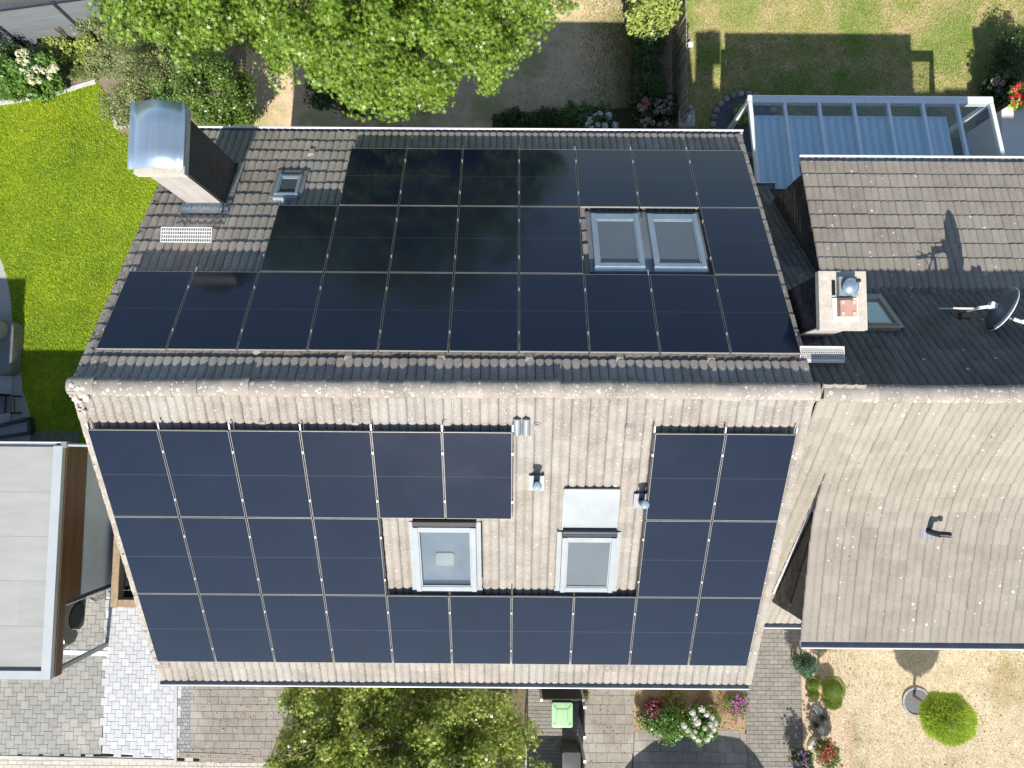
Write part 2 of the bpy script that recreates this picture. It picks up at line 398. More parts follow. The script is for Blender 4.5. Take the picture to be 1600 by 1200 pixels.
sheet('bed_by_wall', [(770, 178), (1000, 168), (1000, 330), (770, 330)], .005, mk('dark_soil', (.07, .055, .04), (.13, .10, .07), 12, .95, .5, 40))
NLAWN = [(1064, -160), (1700, -160), (1700, 250), (1066, 250)]
sheet('patchy_lawn', NLAWN, -.001, MIXL)
grass('patchy_grass', gpoly([(1064, -40), (1640, -40), (1640, 240), (1066, 240)]), 110000, .02, .055, .011, MIXB, -.001, 'patchy green and yellow grass behind the glass patio roof')
sheet('patio_floor', [(1150, 215), (1570, 215), (1580, 330), (1150, 330)], .004, mk('patio_floor', (0.075, 0.0775, 0.0825), (0.09, 0.0925, 0.0975), 4, .7))

# front of the plot
FLAWN = [(1250, 960), (1800, 960), (1800, 1330), (1258, 1330), (1252, 1060)]
sheet('front_lawn', FLAWN, .0, DRY)
grass('front_grass', gpoly([(1262, 985), (1640, 985), (1640, 1240), (1320, 1240), (1318, 1120), (1300, 1070)]), 110000, .012, .028, .006, DRYB, .0, 'dry straw coloured front lawn round the ball tree')
sheet('gravel_bed', [(1238, 990), (1296, 990), (1300, 1075), (1330, 1120), (1334, 1200), (1334, 1330), (1258, 1330), (1252, 1060)], .004,
      mk('tan_gravel', (.40, .28, .17), (.58, .44, .30), 28, .95, .7, 60, spots=((50, .6, .05, (.66, .54, .40)), (35, .64, .05, (.22, .15, .10)))))
sheet('planting_bed', [(988, 1040), (1170, 1040), (1164, 1146), (988, 1142)], .004, mk('bark_soil', (.26, .18, .10), (.42, .30, .18), 24, .95, .7, 50))
sheet('tree_bed', [(400, 1040), (824, 1040), (822, 1330), (380, 1330)], -.002, mk('leafy_soil', (.10, .08, .04), (.20, .16, .09), 10, .95, .6, 50))
sheet('street', [(-500, 1330), (2200, 1330), (2200, 2200), (-500, 2200)], .002, ASPH)

# ---- paving made of single stones
def clip_poly(rect, poly):
    out = rect
    n = len(poly); area = sum(poly[i][0] * poly[(i + 1) % n][1] - poly[(i + 1) % n][0] * poly[i][1] for i in range(n))
    if area < 0: poly = poly[::-1]
    for i in range(n):
        a, b = poly[i], poly[(i + 1) % n]; res = []
        def side(p): return (b[0] - a[0]) * (p[1] - a[1]) - (b[1] - a[1]) * (p[0] - a[0])
        for k in range(len(out)):
            p, q = out[k], out[(k + 1) % len(out)]; sp, sq = side(p), side(q)
            if sp >= 0: res.append(p)
            if sp * sq < 0:
                t = sp / (sp - sq); res.append((p[0] + t * (q[0] - p[0]), p[1] + t * (q[1] - p[1])))
        out = res
        if len(out) < 3: return []
    return out
STONES = {}
def stone_mesh(w, d, h, mat, name):
    key = (round(w, 3), round(d, 3), h, mat.name)
    if key not in STONES:
        b = .006; hw, hd = w / 2, d / 2
        vs = [(-hw, -hd, -h), (hw, -hd, -h), (hw, hd, -h), (-hw, hd, -h), (-hw, -hd, -b), (hw, -hd, -b), (hw, hd, -b), (-hw, hd, -b),
              (-hw + b, -hd + b, 0), (hw - b, -hd + b, 0), (hw - b, hd - b, 0), (-hw + b, hd - b, 0)]
        fs = [(i, (i + 1) % 4, (i + 1) % 4 + 4, i + 4) for i in range(4)] + [(i + 4, (i + 1) % 4 + 4, (i + 1) % 4 + 8, i + 8) for i in range(4)] + [(8, 9, 10, 11)]
        me = bpy.data.meshes.new(name); me.from_pydata(vs, [], fs); me.materials.append(mat); STONES[key] = me
    return STONES[key]
def pave(area, px, zt, mat, jmat, rects, joint=.005, rot=0.0, keep=300, minsize=.17, pname='paving_stone', clip=True):
    """rects: list of (x0,y0,x1,y1) in the rotated frame; clipped to the area outline"""
    base = sheet(area, px, zt - .022, jmat)
    P = gpoly(px); c, s = math.cos(rot), math.sin(rot)
    rest = MB(); big = []
    for (x0, y0, x1, y1) in rects:
        x0 += joint / 2; y0 += joint / 2; x1 -= joint / 2; y1 -= joint / 2
        cs = [(x * c - y * s, x * s + y * c) for x, y in ((x0, y0), (x1, y0), (x1, y1), (x0, y1))]
        if clip: q = clip_poly(cs, P)
        else: q = cs if in_poly(np.array([sum(p[0] for p in cs) / 4]), np.array([sum(p[1] for p in cs) / 4]), P)[0] else []
        if not q: continue
        whole = len(q) == 4 and all(abs(a[0] - b[0]) < 1e-6 for a, b in zip(sorted(q), sorted(cs)))
        dz = random.uniform(-.0025, .0025)
        if whole and min(x1 - x0, y1 - y0) >= minsize:
            ctr = (sum(p[0] for p in cs) / 4, sum(p[1] for p in cs) / 4)
            big.append((ctr, x1 - x0, y1 - y0, dz, cs)); continue
        put(rest, q, zt + dz)
    mid = Vector((0, -1.5)); big.sort(key=lambda b: 0 if vis(b[0]) else 1)
    for k, (ctr, w, d, dz, cs) in enumerate(big):
        if k < keep and vis(ctr):
            inst(pname, stone_mesh(w, d, .02, mat, pname), Matrix.Translation((ctr[0], ctr[1], zt + dz)) @ Matrix.Rotation(rot + random.uniform(-.006, .006), 4, 'Z'), base)
        else: put(rest, cs, zt + dz)
    if rest.v:
        o = rest.build('small_paving_stones', mat, base, tint=True); o['kind'] = 'stuff'
    return base
def vis(c):
    d = CAMR.transposed() @ Vector((c[0], c[1], -HC)); x = 800 + FPX * d.x / -d.z; y = 600 - FPX * d.y / -d.z
    return -5 < x < 1605 and -5 < y < 1205
def put(mb, q, z):
    n = len(q); b = .005; cx = sum(p[0] for p in q) / n; cy = sum(p[1] for p in q) / n; t = random.random()
    def sh(p):
        d = Vector((cx - p[0], cy - p[1])); L = max(d.length, 1e-4); k = min(.4, b * 1.4 / L); return (p[0] + d.x * k, p[1] + d.y * k)
    i = [sh(p) for p in q]
    mb.add([(p[0], p[1], z - .02) for p in q] + [(p[0], p[1], z - b) for p in q] + [(p[0], p[1], z) for p in i],
           [(k, (k + 1) % n, (k + 1) % n + n, k + n) for k in range(n)] + [(k + n, (k + 1) % n + n, (k + 1) % n + 2 * n, k + 2 * n) for k in range(n)] + [tuple(range(2 * n, 3 * n))], t)
def pyth(x0, x1, y0, y1, a, b):       # large and small squares locked together
    R = []; N = 200
    for i in range(-N, N):
        for j in range(-N, N):
            x = i * a - j * b; y = i * b + j * a
            if x0 - a < x < x1 + a and y0 - a < y < y1 + a:
                R.append((x, y, x + a, y + a)); R.append((x + a, y, x + a + b, y + b))
    return R
def ashlar(x0, x1, y0, y1, h, ws):
    R = []; y = y0
    while y < y1:
        x = x0 + random.uniform(-.3, 0)
        while x < x1:
            w = random.choice(ws); R.append((x, y, x + w, y + h)); x += w
        y += h
    return R
def bond(x0, x1, y0, y1, w, h):
    R = []; j = 0; y = y0
    while y < y1:
        x = x0 - (w / 2 if j % 2 else 0)
        while x < x1: R.append((x, y, x + w, y + h)); x += w
        y += h; j += 1
    return R
STONE_G = mk('grey_paver', (0.266, 0.263, 0.24), (0.326, 0.318, 0.296), 5, .85, .25, 90, tint=.10, spots=((80, .62, .05, (.52, .51, .49)),), big=((.42, .39, .33), .5, .5, .65))
STONE_W = mk('white_paver', (0.447, 0.455, 0.466), (0.524, 0.527, 0.532), 5, .8, .2, 90, tint=.07, spots=((90, .63, .05, (.56, .56, .56)),))
STONE_B = mk('brown_grey_paver', (0.231, 0.205, 0.175), (0.29, 0.261, 0.224), 5, .9, .3, 80, tint=.09, spots=((40, .64, .05, (.54, .51, .46)), (60, .66, .04, (.22, .19, .15))), big=((.36, .34, .30), .6, .5, .66))
STONE_P = mk('path_brick', (0.205, 0.189, 0.164), (0.26, 0.242, 0.211), 5, .9, .3, 80, tint=.11, spots=((25, .66, .05, (.56, .53, .48)),))
STONE_C = mk('cream_pavement_tile', (0.468, 0.433, 0.357), (0.535, 0.501, 0.425), 5, .9, .2, 80, tint=.07)
pave('driveway', [(-90, 900), (164, 900), (166, 1020), (158, 1178), (-90, 1178)], .010, STONE_G, JOINT, pyth(-17, -10, -10, -3, .235, .118), keep=300)
pave('white_driveway', [(166, 900), (300, 900), (275, 1184), (160, 1177)], .018, STONE_W, JOINT_W, pyth(-12, -8, -10, -3, .215, .108), keep=300, clip=False)
pave('sidewalk', [(-90, 1182), (276, 1189), (420, 1190), (420, 1330), (-90, 1330)], .008, STONE_C, JOINT_W, bond(-17, -6, -13, -9, .24, .12), keep=200, minsize=.1)
pave('parking_bay', [(298, 1040), (480, 1040), (420, 1186), (297, 1182)], .010, STONE_B, JOINT_B, ashlar(-10, -4, -13, -6, .20, (.2, .3, .3, .4)), keep=300, minsize=.15)
pave('gutter_strip', [(278, 1040), (298, 1040), (297, 1178), (277, 1178)], .012, mk('grey_brick', (0.247, 0.247, 0.244), (0.307, 0.307, 0.3), 6, .9, .3, 80, tint=.12), JOINT, bond(-10, -8, -9.2, -6, .12, .10), keep=0)
pave('front_path', [(914, 1040), (992, 1040), (990, 1140), (980, 1330), (906, 1330)], .012, STONE_B, JOINT_B, ashlar(1.5, 5, -13, -6, .26, (.2, .3, .4)), keep=300, minsize=.15)
pave('bin_yard', [(822, 1040), (914, 1040), (910, 1330), (822, 1330)], .008, STONE_P, JOINT_B, bond(0, 3, -13, -6, .2, .1), keep=200, minsize=.08)
pave('entrance_paving', [(992, 1142), (1166, 1146), (1172, 1330), (982, 1330)], .011, STONE_B, JOINT_B, bond(3, 8, -13, -8, .4, .3), keep=200, minsize=.15)
pave('garden_path', [(1150, 880), (1250, 880), (1252, 1060), (1256, 1330), (1172, 1330), (1166, 1146)], .013, STONE_P, JOINT_B, bond(5, 10, -13, -4, .24, .12), keep=300, minsize=.1)

def strip(name, pts, w, h, mat, label=None, cat=None, z=0.0, par=None):   # kerb or edging along a pixel polyline
    mb = MB(); P = [G(*p) for p in pts]
    for a, b in zip(P[:-1], P[1:]):
        mb.bar(a + Vector((0, 0, z + h / 2)), b + Vector((0, 0, z + h / 2)), w, h)
    o = mb.build(name, mat, par)
    if label: tag(o, label, cat)
    else: o['kind'] = 'structure'
    return o
strip('kerb_driveway', [(276, 1040), (275, 1188)], .08, .05, KERB)
strip('kerb_front', [(-60, 1181), (276, 1189)], .08, .03, KERB)
strip('drain_channel', [(100, 1019), (168, 1021)], .12, .022, GRATE)
def drain(a, b, name):
    mb = MB(); A, B = G(*a), G(*b); n = 44
    for k in range(n):
        p = A.lerp(B, (k + .5) / n); mb.box((p.x, p.y, .016), ((B - A).length / n * .55, .10, .012))
    d = (B - A); mb.bar(A + Vector((0, .06, .016)), B + Vector((0, .06, .016)), .018, .014); mb.bar(A + Vector((0, -.06, .016)), B + Vector((0, -.06, .016)), .018, .014)
    return mb
tag(drain((277, 1179), (392, 1183), 'd').build('drain_grate', mk('rusty_iron', (.30, .24, .19), (.42, .37, .32), 9, .8, .2, 60)), 'rusty slotted drain grate across the end of the brown paved parking bay', 'drain')

# ------------------------------------------------------------------ roofs
PIT = .5261; CA, SA = math.cos(PIT), math.sin(PIT)
APY, APZ = .718, 8.905                    # apex line of the tiled planes of the solar house
XW, XE = -7.10, 4.85                      # verges
NS, NN = Vector((0, -SA, CA)), Vector((0, SA, CA))
def on_s(x, y, off=.205): return GP(x, y, Vector((0, APY, APZ)) + NS * off, NS)     # pixel -> south slope, off above the tile base
def on_n(x, y, off=.205): return GP(x, y, Vector((0, APY, APZ)) + NN * off, NN)

def tile_mesh(mat, amp, W, L, th=.014, name='roof_tile', ex=.5):
    nseg = 12; roll = np.array([0, .055, .18, .5, .82, .945]) / 2
    us = np.r_[roll, roll + .5, 1.0]
    h = []
    for u in us:
        v = (u * 2) % 1.0 if u < 1 else 0.0
        h.append(amp * max(0.0, 1 - (2 * v - 1) ** 2) ** ex if v > 1e-6 else -.010)
    h = np.array(h); V = []
    for (v, off) in ((-.03, -.006), (L, th), (L, th), (L, -.010)):
        for u, hh in zip(us, h): V.append((u * W, v, (hh if off > -.010 else hh * .8) + off))
    n = nseg + 1; F = []
    for r in (0, 2):
        for k in range(nseg): F.append((r * n + k, r * n + k + 1, (r + 1) * n + k + 1, (r + 1) * n + k))
    me = bpy.data.meshes.new(name); me.from_pydata(V, [], F); me.materials.append(mat)
    me.polygons.foreach_set('use_smooth', [True] * nseg + [False] * nseg)
    return me
def tile_arrays(me):
    V = np.zeros(len(me.vertices) * 3); me.vertices.foreach_get('co', V)
    F = np.array([tuple(p.vertices) for p in me.polygons]); return V.reshape(-1, 3), F
class Roof:
    """tiles of one house: gathers transforms, then makes the largest 300 single objects and joins the rest"""
    def __init__(s, amp, mat, W, L, ex=.5, th=.014): s.me = tile_mesh(mat, amp, W, L, th=th, ex=ex); s.mat = mat; s.W = W; s.L = L; s.items = []
    def slope(s, part, x0, x1, prof, skip=None, hidden=None):
        """prof: (y,z) from the ridge down; courses are laid from the eave up"""
        pts = [Vector((0, y, z)) for y, z in prof]; seg = [(b - a).length for a, b in zip(pts[:-1], pts[1:])]; T = sum(seg)
        def at(d):
            d = min(max(d, 0), T - 1e-6); k = 0
            while k < len(seg) - 1 and d > seg[k]: d -= seg[k]; k += 1
            return pts[k].lerp(pts[k + 1], d / seg[k])
        nc = int(T / s.L) + 1; ncol = max(1, round((x1 - x0) / s.W)); w = (x1 - x0) / ncol
        sgn = 1 if prof[-1][0] > prof[0][0] else -1
        for c in range(nc):
            d1 = T - c * s.L; d0 = d1 - s.L
            if d1 < .12: continue
            a, b = at(max(d0, 0)), at(d1); v = (b - a).normalized(); a = b - v * s.L
            u = Vector((sgn, 0, 0)); n = u.cross(v)
            for i in range(ncol):
                x = x0 + i * w if sgn > 0 else x0 + (i + 1) * w
                cx = x0 + (i + .5) * w; m = (a + b) / 2
                if skip and skip(cx, m.y): continue
                o = Vector((x, a.y, a.z)) + n * random.uniform(-.005, .005)
                v2 = (v + u * random.uniform(-.009, .009)).normalized()
                M = frame_mat(o, u * (w / s.W), v2, n)
                hid = bool(hidden and hidden(cx, m.y))
                s.items.append((hid, (Vector((cx, m.y, m.z)) - Vector((0, 0, HC))).length, M, part, (cx, m.y, m.z)))
    def emit(s, keep=300):
        def inview(p):
            d = CAMR.transposed() @ (Vector(p) - Vector((0, 0, HC))); x = 800 + FPX * d.x / -d.z; y = 600 - FPX * d.y / -d.z
            return -10 < x < 1610 and -10 < y < 1210
        s.items.sort(key=lambda t: (t[0] or not inview(t[4]), t[1]))
        V0, F0 = tile_arrays(s.me); H = np.c_[V0, np.ones(len(V0))]; rest = {}
        for k, (hid, dist, M, part, c) in enumerate(s.items):
            if k < keep and not hid: inst('roof_tile', s.me, M, part)
            else: rest.setdefault(part.name, (part, []))[1].append(H @ np.array(M).T[:, :3])
        for part, Vs in rest.values():
            n = len(V0); V = np.concatenate(Vs); F = np.concatenate([F0 + i * n for i in range(len(Vs))])
            o = npobj('roof_tiles', V, F, s.mat, part, np.repeat(RNG.random(len(Vs)), n), True); o['kind'] = 'stuff'
            sm = np.tile(np.array([True] * 12 + [False] * 12), len(Vs)); o.data.polygons.foreach_set('use_smooth', sm)

def slab_part(name, x0, x1, prof, thick, mat, parent):      # the deck below the tiles
    mb = MB(); n = len(prof)
    vs = [(x, y, z - .035 - t) for x in (x0, x1) for t in (0, thick) for y, z in prof]
    f = []
    for i in range(n - 1):
        f += [(i, i + 1, 2 * n + i + 1, 2 * n + i), (n + i, 3 * n + i, 3 * n + i + 1, n + i + 1),
              (i, n + i, n + i + 1, i + 1), (2 * n + i, 2 * n + i + 1, 3 * n + i + 1, 3 * n + i)]
    f += [(0, 2 * n, 3 * n, n), (n - 1, 2 * n - 1, 4 * n - 1, 3 * n - 1)]
    return mb.add(vs, f).build(name, mat, parent)
def ridge_mesh(L, r, mat):
    mb = MB(); n = 10
    for (v, rr) in ((0, r), (L * .86, r * 1.02), (L * .86, r * 1.07), (L + .02, r * 1.07), (L + .02, r * 1.0)):
        for k in range(n + 1):
            t = PI * (k / n) * 1.1 - PI * .05; mb.v.append((v, rr * math.cos(t) * 1.35, rr * math.sin(t) * .95)); mb.t.append(0)
    for i in range(4):
        for k in range(n): q = i * (n + 1) + k; mb.f.append((q, q + 1, q + n + 2, q + n + 1))
    o = mb.build('ridge_tile', mat, None, smooth=True); me = o.data; bpy.data.objects.remove(o); return me
def ridge_row(parent, x0, x1, y, z, L, r, mat):
    n = round((x1 - x0) / L); me = ridge_mesh((x1 - x0) / n, r, mat)
    for i in range(n):
        inst('ridge_tile', me, Matrix.Translation((x0 + i * (x1 - x0) / n, y + random.uniform(-.011, .011), z + random.uniform(-.006, .008))) @ Matrix.Rotation(random.uniform(-.022, .022), 4, 'Z') @ Matrix.Rotation(random.uniform(-.012, .012), 4, 'Y'), parent)
def verge_row(parent, x, side, prof, L, mat):                # one edging tile per course, side -1 west +1 east
    a, b = Vector((0, *prof[0])), Vector((0, *prof[-1])); T = (b - a).length; v = (b - a).normalized()
    n = Vector((1, 0, 0)).cross(v); n = n if n.z > 0 else -n; u = Vector((side, 0, 0))
    # profile across: rolled top and a flange turned down
    pr = [(-.12, .030), (-.09, .046), (-.035, .050), (.012, .042), (.024, .02), (.024, -.13), (.010, -.13), (.010, .0), (-.12, .0)]
    mb = MB()
    for vv, up in ((-.03, 0), (L, .016)):
        for p in pr: mb.v.append((p[0], vv, p[1] + up)); mb.t.append(0)
    k = len(pr)
    for i in range(k): mb.f.append((i, (i + 1) % k, (i + 1) % k + k, i + k))
    mb.f += [tuple(range(k)), tuple(range(2 * k - 1, k - 1, -1))]
    o = mb.build('verge_tile', mat); me = o.data; bpy.data.objects.remove(o)
    c = 0; d = T
    while d > .1:
        o_ = a + v * (d - L); uu = u
        M = frame_mat(Vector((x, o_.y, o_.z)), uu, v, uu.cross(v) if uu.cross(v).z > 0 else -(uu.cross(v)))
        inst('verge_tile', me, M, parent); d -= L
def gutter(parent, x0, x1, y, z, out, lipw=.030, r=.075):
    """half-round trough below the eave, out = -1 south / +1 north"""
    mb = MB(); n = 8
    for x in (x0, x1):
        for rr in (r, r - .006):
            for k in range(n + 1):
                t = PI + PI * k / n; mb.v.append((x, y + rr * math.cos(t), z + rr * math.sin(t))); mb.t.append(0)
    m = n + 1
    for k in range(n):
        mb.f += [(k, k + 1, 2 * m + k + 1, 2 * m + k), (m + k, 3 * m + k, 3 * m + k + 1, m + k + 1)]
    mb.f += [(0, 2 * m, 3 * m, m), (n, m + n, 3 * m + n, 2 * m + n)]
    g = mb.build('gutter', GUT_IN, parent, smooth=True)
    l = MB().tube([(x0 - .004, y + out * r, z + .004), (x1 + .004, y + out * r, z + .004)], lipw / 2, 8)
    for x in (x0, x1):
        l.add([(x, y + (r + .004) * math.cos(PI + PI * k / 8), z + (r + .004) * math.sin(PI + PI * k / 8)) for k in range(9)], [tuple(range(9))])
    l.build('gutter_lip', GUT_LIP, g)
    return g

# =================================================== the solar house
house = empty('house', (-1.1, .7, 0), 'two-storey house under a tiled gable roof covered with black solar panels', 'house')
house.matrix_world = Matrix()            # parts are laid out in world coordinates
EY_S, EY_N = -4.97, 6.40
PS = [(APY, APZ), (EY_S, APZ - (APY - EY_S) * SA / CA)]; PN = [(APY, APZ), (EY_N, APZ - (EY_N - APY) * SA / CA)]
PWD, PHT = 1.154, 1.742
S0 = Vector((-6.9182, .032, 8.744)); N0 = Vector((-6.8271, 1.3469, 8.7767))
S_SET = {0: [0, 1, 2, 3, 4, 5, 8, 9], 1: [0, 1, 2, 3, 8, 9], 2: list(range(10))}
N_SET = {0: list(range(10)), 1: [2, 3, 4, 5, 6, 9], 2: list(range(3, 10))}
def cov_s(x, y):
    c = (x - S0.x) / PWD; r = (S0.y - y) / (PHT * CA)
    return r >= 0 and c >= 0 and int(c) in S_SET.get(int(r), [])
def cov_n(x, y):
    c = (x - N0.x) / PWD; r = (y - N0.y) / (PHT * CA)
    return r >= 0 and c >= 0 and int(c) in N_SET.get(int(r), [])
def rect(x, y, R): return any(a <= x <= b and c <= y <= d for a, b, c, d in R)
SK_S = [(-1.72, -.65, -2.78, -1.56), (.92, 1.83, -2.78, -.95)]
SK_N = [(1.52, 2.33, 2.95, 4.1), (2.56, 3.45, 2.95, 4.1), (-4.66, -4.28, 4.68, 5.08), (-6.3, -5.67, 4.5, 5.4)]
roof_s = slab_part('roof_slope', XW + .02, XE - .02, PS, .16, DECK, house); roof_s['label'] = 'street-side slope with pale sunlit tiles'
roof_n = slab_part('roof_slope', XW + .02, XE - .02, PN, .16, DECK, house); roof_n['label'] = 'garden-side slope with darker tiles'
R1 = Roof(.040, T_MAIN, .29875, .3335, .7, .027)
R1.slope(roof_s, XW, XE, PS, lambda x, y: rect(x, y, SK_S), cov_s)
R1.slope(roof_n, XW, XE, PN, lambda x, y: rect(x, y, SK_N), cov_n)
R1.emit(300)
ridge_row(roof_s, XW - .02, XE + .03, APY, APZ + .025, .41, .105, T_RIDGE)
verge_row(roof_s, XW + .01, -1, PS, .3335, T_VERGE); verge_row(roof_n, XW + .01, -1, PN, .3335, T_VERGE)
verge_row(roof_s, XE - .01, 1, PS, .3335, T_MAIN); verge_row(roof_n, XE - .01, 1, PN, .3335, T_MAIN)
gutter(house, XW - .02, XE - .02, EY_S - .075, PS[-1][1] - .045, -1)
gutter(house, XW + .25, XE + .06, EY_N + .075, PN[-1][1] - .045, 1, .045)
mo = MB()                                 # lichen-white mortar at the west ridge end
for k in range(26):
    t = random.random(); mo.lathe((XW + .05 + .32 * random.random() ** 1.4, APY + .05 - .42 * random.random(), 0), [(.01, 0)], 3) if False else None
for k in range(22):
    yy = APY + .04 - .50 * random.random() ** 1.6; xx = XW - .02 + .30 * random.random() * (1 - .8 * (APY - yy)); r_ = random.uniform(.02, .05)
    mo.lathe((xx, yy, max(APZ + .02 - (APY - yy) * .58 + .075, APZ + .125 - 4.5 * (yy - APY) ** 2 if abs(yy - APY) < .1 else -9) - .012), [(r_, 0), (r_ * .9, .012), (r_ * .5, .022), (r_ * .1, .025)], 8, Matrix.Diagonal((random.uniform(.7, 1.3), 1, 1)))
tag(mo.build('ridge_end_mortar', MORTAR, house, smooth=True), kind='stuff')
wl = MB()
WX0, WX1, WY0, WY1 = XW + .25, XE, EY_S + .5, EY_N - .5
wl.add([(x, y, z) for x in (WX0, WX1) for y, z in ((WY0, 0), (WY1, 0), (WY1, 5.55), (APY, 8.55), (WY0, 5.55))],
       [(0, 1, 2, 3, 4), (9, 8, 7, 6, 5), (0, 4, 9, 5), (1, 6, 7, 2)]).build('wall', PLASTER, house)
# windows and a door in the long walls (under the eaves)
for (x, y, sgn) in ((-5.6, WY0, -1), (-3.2, WY0, -1), (.4, WY0, -1), (3.3, WY0, -1), (-4.8, WY1, 1), (-1.4, WY1, 1), (2.2, WY1, 1)):
    for z in (1.5, 4.1):
        w = MB(); yy = y + sgn * .02
        for dx in (-.6, 0, .6): w.box((x + dx, yy, z), (.07, .06, 1.3))
        for dz in (-.65, .65): w.box((x, yy, z + dz), (1.27, .06, .07))
        f = w.build('window', ALU_W, house); MB().box((x, y + sgn * .008, z), (1.2, .012, 1.3)).build('pane', PANE_DARK, f)

def rbox(c, s, r, n=5):
    """box with rounded plan corners and softened top"""
    m = MB(); hx, hy = s[0] / 2, s[1] / 2; pts = []
    for qx, qy, t0 in ((1, 1, 0), (-1, 1, PI / 2), (-1, -1, PI), (1, -1, 1.5 * PI)):
        for k in range(n + 1):
            t = t0 + PI / 2 * k / n; pts.append((qx * (hx - r) + r * math.cos(t), qy * (hy - r) + r * math.sin(t)))
    k = len(pts)
    for z, sc in ((0, 1), (s[2] * .75, 1.0), (s[2] * .93, .975), (s[2], .90)):
        for x, y in pts: m.v.append((c[0] + x * sc, c[1] + y * sc, c[2] + z)); m.t.append(0)
    for i in range(3):
        for j in range(k): q = i * k + j; q2 = i * k + (j + 1) % k; m.f.append((q, q2, q2 + k, q + k))
    m.f += [tuple(range(k - 1, -1, -1)), tuple(range(3 * k, 4 * k))]
    return m

# ---- skylights: frame bars, pane, cover strip
def skylight(parent, cx, y0, y1, w, nrm, sgn, base, frame, pane, fw=.085, rise=.19, lower=.15, name='skylight', label=None, topdark=False):
    """lies on a slope; y0 = lower edge, y1 = upper edge; base(y) gives the height of the tile plane"""
    v = Vector((0, y1 - y0, base(y1) - base(y0))); H = v.length; v.normalize(); u = Vector((1, 0, 0)); n = u.cross(v)
    if n.z < 0: n = -n; u = -u
    o = Vector((cx, (y0 + y1) / 2, (base(y0) + base(y1)) / 2))
    R = Matrix((u, v, n)).transposed()
    def bx(mb, a, b, c, sx, sy, sz): return mb.box(o + R @ Vector((a, b, c)), (sx, sy, sz), R)
    f = MB(); zz = rise / 2 - .03; hz = rise + .06
    for s in (-1, 1): bx(f, s * (w / 2 - fw / 2), 0, zz, fw, H, hz)
    bx(f, 0, H / 2 - fw / 2, zz - .004, w - 2 * fw - .004, fw, hz - .01)
    bx(f, 0, -H / 2 + lower / 2, zz - .006, w - 2 * fw - .004, lower, hz - .012)
    fo = f.build('skylight', frame, parent)
    if label: fo['label'] = label
    s = MB()
    for q in (-1, 1): bx(s, q * (w / 2 - fw - .014), (lower - fw) / 2, rise - .028, .022, H - fw - lower - .006, .016)
    bx(s, 0, -H / 2 + lower + .016, rise - .030, w - 2 * fw - .06, .022, .016); bx(s, 0, H / 2 - fw - .016, rise - .030, w - 2 * fw - .06, .022, .016)
    s.build('sash', frame, fo)
    p = MB(); bx(p, 0, (lower - fw) / 2, rise - .052, w - 2 * fw - .01, H - fw - lower - .01, .02); p.build('pane', pane, fo)
    c = MB(); bx(c, 0, H / 2 + .05, rise * .45, w + .02, .10, rise * .8); c.build('cover_strip', BLACK if topdark else frame, fo)
    k = MB(); bx(k, 0, -H / 2 - .09, .073, w + .20, .16, .010)
    for q in (-1, 1): bx(k, q * (w / 2 + .045), .02, .078, .085, H + .06, .010)
    k.build('flashing', ZINC_L if frame is FRAME_PALE else ZINC, fo)
    return fo, o, R, H
zs = lambda y: APZ - (APY - y) * SA / CA
zn = lambda y: APZ - (y - APY) * SA / CA
skylight(house, 1.915, 4.12, 2.93, .90, NN, 1, zn, FRAME_GREY, PANE_GREY, label='grey roof window of the garden side, beside the tile strip')
skylight(house, 3.005, 4.12, 2.93, .94, NN, 1, zn, FRAME_GREY, PANE_GREY, label='grey roof window of the garden side, beside the single panel')
skylight(house, -4.485, 5.12, 4.62, .46, NN, 1, zn, FRAME_GREY, PANE_DARK, fw=.05, lower=.06, rise=.12, label='small roof hatch between chimney and panels')
W1 = skylight(house, -1.185, -2.80, -1.55, 1.10, NS, -1, zs, FRAME_PALE, PANE_GREY, lower=.10, topdark=True, label='wide pale roof window directly under the panels')
w1, o1, R1_, H1 = W1
for c_ in w1.children:
    if c_.name.startswith('pane'): c_.data.materials[0] = CLEAR
MB().box(o1 + R1_ @ Vector((0, .0, .05)), (1.02, 1.22, .012), R1_).build('blind', mk('grey_blind', (.15, .165, .175), (.20, .215, .225), 1.5, .8), w1)
lm = rbox((0, 0, 0), (.34, .30, .03), .06); lm.v = [tuple(o1 + R1_ @ (Vector(p) + Vector((-.02, -.06, .058)))) for p in lm.v]; lm.build('ceiling_lamp', mk('lamp_shade', (.30, .30, .26), (.35, .35, .30), 4, .6), w1, smooth=True)
fo, o_, R_, H_ = skylight(house, 1.375, -2.80, -1.72, .96, NS, -1, zs, FRAME_PALE, PANE_GREY, lower=.10, topdark=True, label='pale roof window below a zinc apron')
ap = MB(); a0 = Vector((1.37, -.90, zs(-.90))) + NS * .075; a1 = Vector((1.37, -1.62, zs(-1.62))) + NS * .10
ap.bar(a0, a1, .98, .02, NS); ap.bar(a0 + Vector((0, .02, .03)), a0 + Vector((0, -.10, -.03)), .96, .045, NS); ap.build('zinc_apron', ZINC_L, fo)
rb = MB(); rb.tube([(.90, -1.70, zs(-1.70) + .16), (1.85, -1.70, zs(-1.70) + .16)], .055, 10); rb.build('shutter_box', DARKST, fo, smooth=True)

